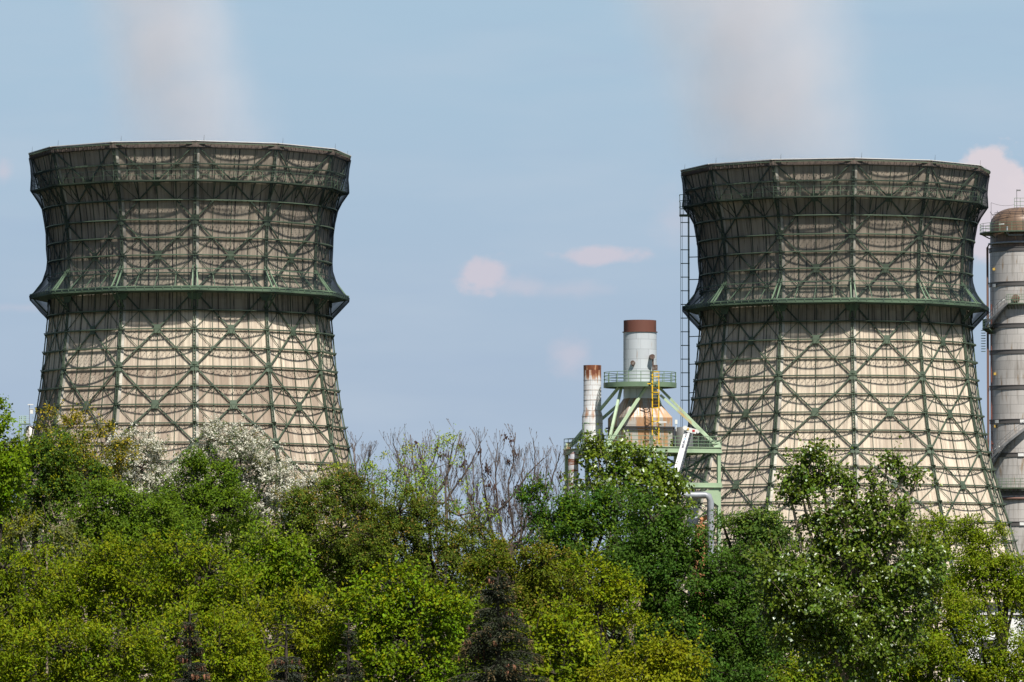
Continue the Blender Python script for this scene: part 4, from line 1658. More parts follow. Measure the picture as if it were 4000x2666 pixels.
def tree(name, label, d, env, base, accent=None, acc=0.12, L_=0.075, br=0.34, dens=1.35, lf=1.0, mat=None, group='trees in front of the works', seed=0, bark=None, droop=0.25, wr=0.62, trunk=None, flat=0.7, cat='tree', thick=0.85, back=0.45, limbs=True, trunk_r=0.13, petal=None, pale_leaf=0.0, leaders=1.0, hollow=0.48):
    global rng
    rng = np.random.default_rng(1000 + seed)
    rr_ = random.Random(seed + 5)
    s = d / F
    E = []
    if group in ('low hornbeams along the near edge', 'trees behind the front row'):
        a_, b_ = min(e[0] - e[2] for e in env), max(e[0] + e[2] for e in env)
        w_ = (b_ - a_) / 2
        env = list(env) + [(a_ + w_ * 0.5, 2760, w_ * 0.55, 130), (a_ + w_ * 1.5, 2760, w_ * 0.55, 130)]
        if group == 'trees behind the front row':
            env.append((a_ + w_, 2600, w_, 130))
    for i, (px, py, rx, ry) in enumerate(env):
        c = pt(px, py, d + rr_.uniform(-0.25, 0.25) * rx * s)
        E.append((np.array(c), np.array([rx * s, max(rx, ry) * s * thick, ry * s])))
    cen = np.mean([e[0] for e in E], 0)
    tx = pt(trunk, 2400, d).x if trunk is not None else cen[0]
    ty = d
    root = empty(name, (tx, ty, 0))
    tag(root, label, cat, group)
    org = np.array([tx, ty, 0.0])
    Ps, As, Ns, Cs, Ls = [], [], [], [], []
    PP, PA, PN, PC, PL = [], [], [], [], []
    bm = MB()
    low = min(e[0][2] - e[1][2] for e in E)
    zt_ = max(low, 1.5)
    j0 = Vector((0, 0, 0))
    top = Vector((cen[0] - tx, cen[1] - ty, min(cen[2], max(zt_ + 0.4, cen[2] - 0.6))))
    mid = j0.lerp(top, 0.55) + Vector((rr_.uniform(-.15, .15), rr_.uniform(-.15, .15), 0))
    bm.tube([j0, j0 + Vector((0, 0, 0.3)), mid, top], [trunk_r * 1.4, trunk_r, trunk_r * 0.8, trunk_r * 0.6], 8)
    for e, (c, rad) in enumerate(E):
        cl = Vector(c - org)
        if limbs:
            st = j0.lerp(top, 0.0).lerp(top, rr_.uniform(0.55, 1.0))
            st = mid.lerp(top, rr_.uniform(0.0, 1.0))
            kn = st.lerp(cl, 0.5) + Vector((rr_.uniform(-.2, .2), rr_.uniform(-.2, .2), -0.1))
            bm.tube([st, kn, cl + Vector((0, 0, rad[2] * 0.2))], [trunk_r * 0.55, trunk_r * 0.4, trunk_r * 0.2], 6)
        area = 4 * math.pi * ((rad[0] * rad[2]) ** 1.0)
        nb = max(4, int(dens * area / (br * br) * 0.75))
        dirs = unit(rng.normal(size=(nb, 3)))
        rf_ = 1.0 - 0.5 * rng.uniform(size=nb) ** 1.6
        for q in range(nb):
            dv = dirs[q]
            if dv[1] > 0.25 and rng.uniform() > back:
                continue
            lump = 1.0 + 0.22 * math.sin(dv[0] * 7 + e * 2.1 + seed) * math.sin(dv[2] * 6 + e + seed * 1.7)
            p = c + dv * rad * rf_[q] * lump * 0.92
            bad = False
            for e2, (c2_, r2_) in enumerate(E):
                if e2 != e and (((p - c2_) / r2_) ** 2).sum() < 0.30:
                    bad = True
                    break
            if bad or p[2] < 1.2:
                continue
            # hollows between the boughs
            hol = math.sin(p[0] * 2.4 + seed) * math.sin(p[2] * 3.1 + seed * 1.3 + p[0] * 0.7) + 0.5 * math.sin(p[0] * 5.3 - p[2] * 4.1 + seed * 2)
            if hol > hollow and rf_[q] > 0.72:
                continue
            r = br * rng.uniform(0.6, 1.35)
            nl = int(lf * 5.0 * (r / L_) ** 2 * rng.uniform(0.7, 1.2))
            if nl < 4:
                continue
            out = unit(p - cen + dv * 0.8)
            P, A_, N_ = shoots(p, r, out, L_, nl, flat, droop)
            tone = rng.uniform(0.78, 1.2)
            hue = rng.normal(0, 0.06)
            cb_ = np.array(base) * tone * np.array([1 + hue * 1.6, 1 + hue * 0.3, 1 - hue])
            cl_ = cb_[None, :] * rng.uniform(0.72, 1.28, (nl, 1)) * (1 + rng.normal(0, 0.05, (nl, 3)))
            if accent is not None:
                top_f = 0.5 + 0.9 * max(dv[2], -0.3)
                mk = rng.uniform(size=nl) < acc * top_f * 1.6
                cl_[mk] = np.array(accent) * rng.uniform(0.7, 1.25, (mk.sum(), 1))
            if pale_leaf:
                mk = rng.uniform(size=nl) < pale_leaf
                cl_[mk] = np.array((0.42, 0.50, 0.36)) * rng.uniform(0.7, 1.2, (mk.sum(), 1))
            Ps.append(P - org)
            As.append(A_)
            Ns.append(N_)
            Cs.append(np.clip(cl_, 0.004, 0.9))
            Ls.append(L_ * rng.uniform(0.65, 1.3, nl))
            if petal:
                n2_ = int(nl * petal)
                P2, A2, N2 = shoots(p, r, out, L_ * 0.5, n2_, 1.0, 0.0, up=0.9)
                PP.append(P2 - org)
                PA.append(A2)
                PN.append(unit(N2 + rng.normal(size=(n2_, 3)) * 0.6))
                PC.append(np.clip(np.array((0.72, 0.70, 0.58)) * rng.uniform(0.75, 1.12, (n2_, 1)), 0, 0.9))
                PL.append(rng.uniform(0.035, 0.075, n2_))
            pl_ = Vector(p - org)
            if limbs and q % 2 == 0:
                bm.tube([cl, cl.lerp(pl_, 0.55) + Vector((0, 0, 0.05)), pl_ + Vector((out * r * 0.6))], [trunk_r * 0.2, trunk_r * 0.11, 0.006], 4)
    for e, (c, rad) in enumerate(E):
        nlead = int(leaders * rad[0] * rad[0] * 22)
        for q in range(nlead):
            dv = unit(rng.normal(size=3) + np.array([0, -0.3, 0.5]))
            if dv[2] < 0.05:
                continue
            p = c + dv * rad * rng.uniform(0.82, 1.0)
            if any(e2 != e and (((p - c2_) / r2_) ** 2).sum() < 0.8 for e2, (c2_, r2_) in enumerate(E)):
                continue
            dd = unit(np.array([0, 0, 1.0]) * rng.uniform(0.3, 1.2) + dv * 0.6 + rng.normal(size=3) * 0.3)
            ln = rng.uniform(0.3, 0.75) * (0.7 + br)
            nl = int(rng.integers(9, 20) * min(1.0, lf + 0.2))
            t = rng.uniform(0, 1, nl)
            P = p + dd * (t * ln)[:, None] + rng.normal(size=(nl, 3)) * L_ * 0.55
            A_ = unit(dd * 0.5 + rng.normal(size=(nl, 3)) * 0.8 + np.array([0, 0, -droop]))
            N_ = unit(np.array([0.08, -0.3, 0.7]) + dv * 0.3 + rng.normal(size=(nl, 3)) * 0.5)
            cl_ = np.array(base)[None, :] * rng.uniform(0.85, 1.5, (nl, 1))
            if accent is not None and rng.uniform() < 0.45:
                mk = rng.uniform(size=nl) < 0.6
                cl_[mk] = np.array(accent) * rng.uniform(0.7, 1.2, (mk.sum(), 1))
            Ps.append(P - org)
            As.append(A_)
            Ns.append(N_)
            Cs.append(np.clip(cl_, 0.004, 0.9))
            Ls.append(L_ * rng.uniform(0.6, 1.15, nl))
            pv = Vector(p - org)
            bm.tube([pv - Vector(dd) * 0.08, pv, pv + Vector(dd) * ln * 0.9], [0.006, 0.006, 0.002], 3)
            if petal and rng.uniform() < 0.8:
                n2_ = int(nl * 1.6)
                t = rng.uniform(0, 1, n2_)
                PP.append(p + dd * (t * ln)[:, None] + rng.normal(size=(n2_, 3)) * 0.05 - org)
                PA.append(unit(rng.normal(size=(n2_, 3))))
                PN.append(unit(np.array([0, -0.3, 0.8]) + rng.normal(size=(n2_, 3)) * 0.6))
                PC.append(np.clip(np.array((0.72, 0.70, 0.58)) * rng.uniform(0.75, 1.12, (n2_, 1)), 0, 0.9))
                PL.append(rng.uniform(0.035, 0.075, n2_))
    P = np.concatenate(Ps)
    leaf_mesh('crown', P, np.concatenate(As), np.concatenate(Ns), np.concatenate(Ls), wr, np.concatenate(Cs), mat or LEAF, root)
    if petal:
        leaf_mesh('blossom', np.concatenate(PP), np.concatenate(PA), np.concatenate(PN), np.concatenate(PL), 0.95, np.concatenate(PC), PETAL, root)
    bm.build('trunk', bark or BARK, root, smooth=60)
    TREES.append((name, len(P)))
    return root


HORN = (0.140, 0.195, 0.003)      # fresh yellow-green
BRIGHT = (0.130, 0.208, 0.004)
MID = (0.088, 0.152, 0.010)
DEEP = (0.052, 0.112, 0.010)
OLIVE = (0.092, 0.130, 0.012)
LIGHT = (0.17, 0.27, 0.020)
YEL = (0.225, 0.240, 0.004)
ORANGE = (0.24, 0.165, 0.03)

# --- farther row
tree('poplar_tree', 'tall sprig of bright leaves at the very edge, beside the small silo', 142, [(-15, 1640, 55, 75), (15, 1740, 85, 90), (-60, 1880, 150, 160)], BRIGHT, L_=0.10, seed=1, trunk=-80)
tree('maple_tree', 'dark green maple in front of the small grey silo', 165, [(60, 1830, 130, 110), (190, 1800, 130, 120), (110, 1930, 190, 150), (300, 1880, 120, 120), (30, 1990, 170, 120)], (0.066, 0.120, 0.012), YEL, 0.10, L_=0.085, seed=2, trunk=140, mat=LEAF)
tree('young_maple', 'yellow-tipped young maple against the dark foot of the tower', 172, [(190, 1655, 42, 70), (300, 1690, 70, 90), (400, 1745, 80, 90), (250, 1780, 100, 80), (350, 1840, 130, 90), (480, 1800, 60, 70)], (0.12, 0.13, 0.018), (0.36, 0.28, 0.02), 0.28, L_=0.085, dens=0.7, seed=3, trunk=300, bark=BARK_PALE)
tree('blossom_tree', 'white blossom tree low under the tower, behind green maple leaves', 186, [(455, 1830, 90, 110), (560, 1830, 110, 110), (620, 1900, 100, 90), (500, 1920, 120, 80), (520, 1745, 45, 50)], (0.07, 0.11, 0.03), (0.2, 0.17, 0.04), 0.2, L_=0.06, dens=0.85, lf=0.6, petal=1.5, seed=4, bark=TWIG, flat=1.0, group='white blossom trees', cat='blossom tree')
tree('blossom_tree', 'tallest white blossom tree, in front of the middle of the tower', 189, [(840, 1730, 75, 95), (940, 1790, 130, 110), (760, 1850, 80, 110), (1060, 1870, 110, 95), (890, 1890, 140, 90), (1000, 1950, 150, 90)], (0.07, 0.11, 0.03), (0.2, 0.17, 0.04), 0.15, L_=0.06, dens=0.9, lf=0.6, petal=1.5, seed=5, bark=TWIG, flat=1.0, group='white blossom trees', cat='blossom tree')
tree('blossom_tree', 'small sparse blossom bush beside the olive maple', 184, [(1205, 1905, 55, 60), (1140, 1950, 70, 55), (1240, 1960, 60, 50)], (0.09, 0.12, 0.03), (0.25, 0.2, 0.04), 0.3, L_=0.06, dens=0.7, lf=0.6, petal=1.2, seed=6, bark=TWIG, flat=1.0, group='white blossom trees', cat='blossom tree')
tree('broadleaf_tree', 'green tree with a pointed top in front of the white blossom', 164, [(765, 1815, 50, 60), (830, 1880, 100, 85), (740, 1950, 120, 110), (880, 2000, 140, 110), (680, 2060, 140, 110)], MID, BRIGHT, 0.15, L_=0.08, seed=7, trunk=760)
tree('broadleaf_tree', 'rounded mid-green tree below the lower blossom tree', 157, [(420, 1990, 130, 100), (560, 2010, 130, 110), (330, 2080, 160, 110), (620, 2100, 150, 110), (480, 2130, 180, 110)], MID, BRIGHT, 0.12, L_=0.085, seed=8, trunk=450)
tree('broadleaf_tree', 'thin greyish sapling with a pale bare stem before the dark maple', 149, [(80, 2080, 110, 70), (210, 2060, 80, 70), (260, 2130, 80, 60)], (0.14, 0.16, 0.05), YEL, 0.3, L_=0.075, dens=0.8, lf=0.9, seed=9, trunk=150, bark=BARK_PALE, trunk_r=0.045)
tree('field_maple', 'olive field maple at the corner of the tower foot', 156, [(1340, 1930, 110, 95), (1210, 2010, 130, 100), (1430, 1985, 110, 90), (1320, 2080, 190, 120), (1180, 2130, 150, 110), (1440, 2150, 150, 110), (1330, 2230, 150, 100)], OLIVE, ORANGE, 0.06, L_=0.07, seed=10, trunk=1320)
tree('field_maple', 'olive field maple under the bare twiggy trees', 154, [(1560, 2000, 120, 95), (1680, 2080, 150, 110), (1540, 2140, 180, 120), (1800, 2130, 130, 100), (1690, 2210, 170, 100), (1900, 2170, 70, 60)], OLIVE, ORANGE, 0.07, L_=0.07, seed=11, trunk=1640)
tree('young_ash', 'sparse light-green tree just coming into leaf among bare branches', 171, [(1700, 1830, 90, 110), (1640, 1930, 120, 100), (1750, 1950, 110, 90), (1770, 1740, 40, 50), (1870, 2010, 70, 70)], LIGHT, (0.30, 0.36, 0.04), 0.3, L_=0.08, dens=0.34, lf=0.55, seed=12, trunk=1700, bark=TWIG, trunk_r=0.08)
tree('young_ash', 'small sparse light-green tree at the edge of the tower foot', 170, [(1455, 1810, 55, 55), (1510, 1870, 80, 70), (1440, 1890, 60, 50), (1560, 1800, 50, 60), (1330, 1860, 60, 60)], LIGHT, (0.30, 0.3, 0.04), 0.3, L_=0.075, dens=0.45, lf=0.55, seed=13, trunk=1480, bark=TWIG, trunk_r=0.07)
tree('poplar_tree', 'poplar with large pale-glinting leaves hiding the green deck', 166, [(2330, 1748, 42, 42), (2390, 1830, 95, 80), (2440, 1775, 45, 45), (2530, 1830, 110, 80), (2590, 1865, 60, 80), (2672, 1950, 22, 55), (2500, 1920, 170, 90), (2300, 1880, 65, 65), (2585, 1960, 80, 90)], (0.105, 0.160, 0.010), (0.14, 0.19, 0.015), 0.2, L_=0.115, br=0.45, mat=LEAF_GLOSS, wr=0.8, seed=14, trunk=2480, bark=BARK_PALE, droop=0.5, pale_leaf=0.045)
tree('maple_tree', 'dark maple whose shoulder reaches toward the bare tree', 152, [(2105, 1960, 60, 75), (2190, 2030, 120, 95), (2300, 2010, 110, 100), (2390, 2000, 120, 100), (2230, 2130, 160, 110), (2400, 2130, 190, 130), (2300, 2060, 140, 110)], DEEP, BRIGHT, 0.08, L_=0.09, seed=15, trunk=2300)
tree('maple_tree', 'broad dark green maple below the pale pipe and boom', 148, [(2540, 2030, 130, 95), (2600, 2140, 170, 120), (2745, 2140, 55, 45), (2760, 2240, 160, 125), (2520, 2240, 190, 150), (2700, 2330, 230, 160), (2900, 2290, 140, 150), (2880, 2480, 190, 170), (2640, 2500, 210, 160), (2780, 2640, 250, 110)], DEEP, (0.09, 0.16, 0.03), 0.10, L_=0.092, seed=16, trunk=2700)
tree('maple_tree', 'lighter green maple sapling against the base of the tower with the ladder', 159, [(2815, 2030, 14, 40), (2885, 2090, 60, 75), (2960, 2050, 60, 75), (2940, 2150, 110, 100), (3030, 2080, 50, 80)], (0.075, 0.135, 0.02), (0.16, 0.22, 0.03), 0.2, L_=0.085, seed=17, trunk=2920, dens=2.2)
tree('poplar_tree', 'tall glossy poplar with pale branches in front of the cream tower', 139, [(3185, 1775, 60, 50), (3215, 1850, 70, 70), (3120, 1860, 60, 70), (3130, 1930, 55, 40), (3085, 1940, 40, 35), (3340, 1900, 40, 45), (3300, 1960, 55, 60), (3470, 1815, 38, 38), (3540, 1855, 62, 36), (3590, 1850, 35, 30), (3420, 1860, 35, 35), (3390, 1980, 85, 70), (3500, 1990, 45, 55), (3310, 2060, 120, 80), (3180, 2080, 90, 80), (3450, 2070, 100, 70), (3080, 2250, 150, 120), (3330, 2200, 170, 120), (3560, 2230, 150, 130), (3240, 2370, 200, 130), (3500, 2390, 170, 130), (3080, 2420, 130, 120), (3350, 2540, 220, 130)], (0.092, 0.145, 0.012), (0.13, 0.18, 0.02), 0.2, L_=0.098, br=0.32, dens=1.05, lf=1.25, hollow=0.9, mat=LEAF_GLOSS, wr=0.8, seed=18, trunk=3330, bark=BARK_PALE, droop=0.5, pale_leaf=0.035, trunk_r=0.15)
tree('broadleaf_tree', 'yellow-green tree against the cream boards beside the glossy poplar', 164, [(3640, 2070, 60, 60), (3560, 2130, 90, 75), (3690, 2160, 110, 90), (3660, 2270, 150, 120)], (0.15, 0.215, 0.004), (0.2, 0.24, 0.02), 0.2, L_=0.075, seed=19, trunk=3640)
tree('broadleaf_tree', 'yellow-green tree at the foot of the grey process column', 161, [(3785, 2070, 65, 60), (3860, 2130, 80, 75), (3930, 2240, 100, 90), (3820, 2250, 130, 110), (3990, 2260, 60, 70), (4060, 2320, 100, 90), (3950, 2330, 90, 50), (4060, 2440, 70, 90)], (0.15, 0.212, 0.004), (0.2, 0.24, 0.02), 0.2, L_=0.075, seed=20, trunk=3880)
tree('broadleaf_tree', 'yellow-green tree partly covering the low white building', 150, [(3700, 2440, 140, 130), (3830, 2480, 120, 120), (3640, 2570, 190, 120), (3850, 2610, 160, 90), (3990, 2640, 100, 80), (3900, 2540, 90, 60), (4030, 2560, 60, 60)], (0.15, 0.212, 0.004), (0.2, 0.22, 0.02), 0.15, L_=0.08, seed=21, trunk=3760)
# --- nearer row
G2 = 'low hornbeams along the near edge'
tree('hornbeam', 'yellow-green hornbeam under the grey sapling at the frame edge', 129, [(20, 2220, 110, 90), (150, 2260, 140, 100), (60, 2360, 180, 120), (210, 2390, 150, 110)], HORN, YEL, 0.12, L_=0.085, wr=0.5, seed=30, group=G2, trunk=90)
tree('hornbeam', 'yellow-green hornbeam below the rounded mid-green tree', 127, [(420, 2210, 150, 90), (330, 2320, 150, 110), (520, 2330, 180, 120), (430, 2420, 170, 110)], HORN, YEL, 0.10, L_=0.085, wr=0.5, seed=31, group=G2, trunk=430)
tree('hornbeam', 'yellow-green hornbeam below the pointed green tree', 126, [(700, 2190, 150, 90), (810, 2250, 150, 100), (720, 2350, 190, 120), (890, 2360, 120, 110)], HORN, YEL, 0.10, L_=0.085, wr=0.5, seed=32, group=G2, trunk=740)
tree('hornbeam', 'brightest green hornbeam, with dark gaps below, beside the olive maple', 131, [(1060, 2140, 110, 80), (1140, 2210, 110, 80), (1010, 2250, 120, 90), (1180, 2290, 90, 70), (1080, 2330, 140, 90)], BRIGHT, (0.2, 0.25, 0.02), 0.2, L_=0.085, seed=33, group=G2, trunk=1090)
tree('hornbeam', 'wide golden-green hornbeam behind the smallest grey spruce', 124, [(1000, 2450, 170, 110), (1190, 2430, 150, 110), (1100, 2540, 200, 110), (1290, 2530, 110, 110)], (0.160, 0.195, 0.004), YEL, 0.12, L_=0.085, wr=0.5, seed=34, group=G2, trunk=1100)
tree('hornbeam', 'fresh green hornbeam beside the big dark spruce', 123, [(1520, 2290, 110, 80), (1620, 2380, 160, 110), (1450, 2400, 130, 100), (1750, 2410, 110, 100), (1580, 2500, 190, 120), (1700, 2600, 150, 90), (1440, 2600, 140, 90)], BRIGHT, YEL, 0.12, L_=0.09, seed=35, group=G2, trunk=1590)
tree('hornbeam', 'golden-green hornbeam behind the cone-laden spruce top', 121, [(250, 2540, 180, 110), (80, 2560, 150, 120), (480, 2540, 170, 110), (350, 2650, 200, 80), (60, 2660, 150, 80)], HORN, YEL, 0.15, L_=0.085, wr=0.5, seed=36, group=G2, trunk=260)
tree('hornbeam', 'golden-green hornbeam between the cone-laden spruce and the grey spruce', 122, [(690, 2500, 170, 110), (860, 2530, 150, 110), (780, 2630, 190, 80), (960, 2640, 130, 70)], HORN, YEL, 0.15, L_=0.085, wr=0.5, seed=37, group=G2, trunk=790)
tree('field_maple', 'rusty-olive field maple between the dark spruce and the dark maple', 137, [(1950, 2190, 85, 65), (1900, 2250, 100, 80), (2120, 2200, 120, 80), (2010, 2280, 120, 90), (2200, 2280, 140, 95), (2080, 2380, 170, 100), (2240, 2390, 120, 90)], (0.115, 0.145, 0.008), ORANGE, 0.10, L_=0.07, seed=38, trunk=2120)
tree('hornbeam', 'bright yellow-green tree overlapping the skirt of the dark maple', 135, [(2280, 2215, 70, 55), (2350, 2270, 110, 70), (2440, 2330, 80, 60), (2330, 2380, 130, 90), (2450, 2420, 80, 40)], (0.160, 0.215, 0.004), YEL, 0.12, L_=0.08, seed=39, group=G2, trunk=2340)
tree('hornbeam', 'large-leaved yellow-green hornbeam beyond the big dark spruce', 120, [(2080, 2510, 120, 110), (2220, 2530, 140, 110), (2160, 2630, 180, 80)], (0.15, 0.205, 0.004), YEL, 0.12, L_=0.095, seed=40, group=G2, trunk=2150)
tree('hornbeam', 'yellowest low tree along the lower edge under the dark maple', 119, [(2540, 2560, 120, 75), (2680, 2570, 110, 60), (2580, 2650, 180, 70), (2400, 2640, 110, 70)], (0.180, 0.205, 0.004), YEL, 0.18, L_=0.08, seed=41, group=G2, trunk=2560)
tree('hornbeam', 'low yellow-green tree under the glossy poplar', 150, [(3330, 2620, 180, 110), (3520, 2620, 160, 90), (3150, 2640, 160, 80)], (0.155, 0.215, 0.008), YEL, 0.12, L_=0.08, seed=42, group=G2, trunk=3350)
tree('maple_tree', 'mid-green maple only a sliver of which shows beside the bright sprig', 160, [(-190, 1880, 150, 140), (-340, 1950, 170, 150), (-110, 2020, 130, 130), (-260, 2120, 200, 120)], MID, YEL, 0.08, L_=0.095, seed=50, trunk=-230)
tree('hornbeam', 'yellow-green hornbeam mostly beyond the frame beside the grey sapling', 130, [(-140, 2290, 140, 130), (-330, 2330, 170, 150), (-220, 2480, 200, 140)], HORN, YEL, 0.12, L_=0.09, wr=0.5, seed=51, group=G2, trunk=-230)
tree('broadleaf_tree', 'yellow-green tree mostly beyond the frame past the process column', 166, [(4150, 2250, 120, 120), (4290, 2290, 150, 150), (4180, 2430, 170, 150)], (0.15, 0.215, 0.004), (0.2, 0.24, 0.02), 0.15, L_=0.09, seed=52, trunk=4220)
tree('hornbeam', 'hornbeam mostly beyond the frame past the white building', 140, [(4140, 2590, 120, 110), (4290, 2560, 150, 150)], HORN, YEL, 0.12, L_=0.09, wr=0.5, seed=53, group=G2, trunk=4230)
# --- darker trees standing behind, closing the gaps
G3 = 'trees behind the front row'
for k, (px, py, rx, ry, lab) in enumerate((
        (150, 2230, 300, 170, 'shaded tree behind the grey sapling'),
        (760, 2200, 330, 170, 'shaded tree behind the pointed green tree'),
        (1250, 2290, 330, 150, 'shaded tree behind the brightest green hornbeam'),
        (1850, 2330, 330, 150, 'shaded tree behind the top of the big dark spruce'),
        (2350, 2330, 330, 170, 'shaded tree behind the skirt of the dark maple'),
        (3100, 2330, 330, 190, 'shaded tree behind the trunk of the glossy poplar'))):
    tree('broadleaf_tree', lab, 176, [(px - rx * .5, py + 20, rx * .55, ry), (px + rx * .5, py, rx * .55, ry), (px, py + 120, rx, ry)], (0.075, 0.115, 0.012), None, L_=0.13, br=0.5, dens=1.5, seed=60 + k, group=G3, trunk=px)


# --- bare trees
def bare_tree(name, label, d, base_px, limbs_, seed, clumps=0.1, twig=1.0):
    r = random.Random(seed)
    b0 = pt(base_px, 2400, d)
    root = empty(name, (b0.x, d, 0))
    tag(root, label, 'bare tree', 'bare twiggy trees')
    org = Vector((b0.x, d, 0))
    m = MB()
    sd_ = MB()
    UPV = Vector((0, 0, 1))

    def twigs(p, dr, ln, rad, depth):
        n = 4
        pts, rads = [p], [rad]
        q = p.copy()
        dd = dr.copy()
        for k in range(n):
            dd = (dd + Vector((r.uniform(-.07, .07), r.uniform(-.07, .07), 0.09))).normalized()
            q = q + dd * (ln / n)
            pts.append(q.copy())
            rads.append(max(rad * (1 - 0.6 * (k + 1) / n), 0.0042))
        m.tube(pts, rads, 3)
        if depth == 0 or ln < 0.16:
            m.tube([q, q + dd * 0.03, q + dd * 0.06], [0.005, 0.010, 0.003], 4)
            if r.random() < clumps:
                for k in range(14):
                    c = q + Vector((r.gauss(0, .05), r.gauss(0, .05), r.gauss(-.05, .07)))
                    sd_.bar(c, c + Vector((r.uniform(-.02, .02), r.uniform(-.02, .02), -0.06)), 0.024, 0.024)
            return
        for k in range(r.choice((2, 3, 4))):
            t = r.uniform(0.25, 0.95)
            i = min(int(t * n), n - 1)
            s_ = pts[i].lerp(pts[i + 1], t * n - i)
            side = Vector((r.uniform(-1, 1), r.uniform(-1, 1), 0.2)).normalized()
            twigs(s_, (dd + side * 0.5 + UPV * 0.2).normalized(), ln * r.uniform(0.45, 0.72), rads[i] * 0.75, depth - 1)

    for limb in limbs_:
        yo = r.uniform(-1.3, 1.3)
        pts = [Vector((0, 0, 0))]
        for k, (px, py) in enumerate(limb):
            f = k / max(1, len(limb) - 1)
            pts.append(pt(px, py, d + yo * f) - org)
        fine = []
        nseg = 6
        for i in range(len(pts) - 1):
            p0 = pts[max(i - 1, 0)]
            p1, p2 = pts[i], pts[i + 1]
            p3 = pts[min(i + 2, len(pts) - 1)]
            for k in range(nseg):
                t = k / nseg
                fine.append(0.5 * ((2 * p1) + (p2 - p0) * t + (2 * p0 - 5 * p1 + 4 * p2 - p3) * t * t + (3 * p1 - p0 - 3 * p2 + p3) * t ** 3) + Vector((r.uniform(-.02, .02), r.uniform(-.02, .02), 0)))
        fine.append(pts[-1])
        N = len(fine)
        rads = [0.05 * (1 - (i / N)) ** 0.9 + 0.009 for i in range(N)]
        m.tube(fine, rads, 6)
        for i in range(nseg + 3, N - 1):
            for q in range(r.choice((0, 1, 1, 2))):
                dd = (fine[i + 1] - fine[i]).normalized()
                side = Vector((r.uniform(-1, 1), r.uniform(-1, 1), 0.1)).normalized()
                twigs(fine[i], (dd + side * 1.05 + UPV * 0.2).normalized(), twig * r.uniform(0.5, 1.1) * (1.2 - 0.75 * i / N), min(rads[i] * 0.36, 0.012), 2 if i < N * 0.75 else 1)
    m.build('branches', TWIG, root, smooth=60)
    if sd_.v:
        sd_.build('seed_clumps', mat_paint('seed_brown', (0.07, 0.028, 0.02), (0.05, 0.02, 0.015), 0.9) if 'seed_brown' not in bpy.data.materials else bpy.data.materials['seed_brown'], root)
    return root


bare_tree('bare_tree', 'broad bare tree with dark seed clusters leaning toward the plant', 175, 1975, [
    [(1985, 2260), (2035, 2100), (2075, 1930), (2090, 1800), (2082, 1710)],
    [(1985, 2260), (2060, 2110), (2130, 1950), (2170, 1830), (2190, 1765)],
    [(1985, 2250), (1930, 2100), (1895, 1940), (1880, 1810), (1870, 1700)],
    [(1990, 2250), (2005, 2080), (1985, 1920), (2005, 1800), (2012, 1705)],
    [(1975, 2250), (1890, 2100), (1835, 1960), (1818, 1840), (1812, 1740)],
    [(1850, 2180), (1880, 2060), (1980, 1965), (2060, 1855), (2125, 1790)],
    [(1985, 2260), (2090, 2140), (2170, 2020), (2215, 1920), (2225, 1840)],
    [(1985, 2260), (1960, 2090), (1940, 1940), (1935, 1830), (1945, 1730)],
    [(1985, 2260), (2030, 2120), (2040, 1960), (2040, 1850), (2050, 1770)],
    [(1985, 2260), (1900, 2130), (1790, 2000), (1750, 1900), (1740, 1800)],
    [(1990, 2250), (2080, 2160), (2200, 2080), (2260, 1990), (2270, 1920)],
    [(1985, 2250), (2010, 2100), (2110, 2010), (2130, 1900), (2140, 1800)],
    [(1980, 2250), (1940, 2120), (1860, 2020), (1850, 1900), (1848, 1800)]], 21, 0.022)
bare_tree('bare_tree', 'fine bare tree rising from behind the light-green leafing tree', 177, 1635, [
    [(1625, 2100), (1630, 1950), (1615, 1820), (1603, 1700)],
    [(1630, 2100), (1645, 1920), (1695, 1790), (1715, 1700)],
    [(1625, 2100), (1610, 1920), (1560, 1800), (1535, 1730)],
    [(1640, 2100), (1690, 1960), (1765, 1820), (1795, 1700)],
    [(1640, 2100), (1660, 1930), (1650, 1800), (1655, 1720)],
    [(1680, 2100), (1740, 1960), (1830, 1830), (1880, 1720)],
    [(1625, 2100), (1660, 1980), (1740, 1880), (1755, 1760)],
    [(1620, 2100), (1590, 1960), (1585, 1850), (1570, 1740)]], 22, 0.015)
bare_tree('bare_tree', 'small bare tuft of twigs beside the tower corner', 178, 1400, [
    [(1400, 2000), (1395, 1880), (1385, 1790), (1388, 1730)],
    [(1400, 2000), (1420, 1890), (1435, 1810), (1450, 1760)],
    [(1390, 2000), (1350, 1910), (1310, 1850), (1290, 1810)]], 23, 0.0, 0.7)


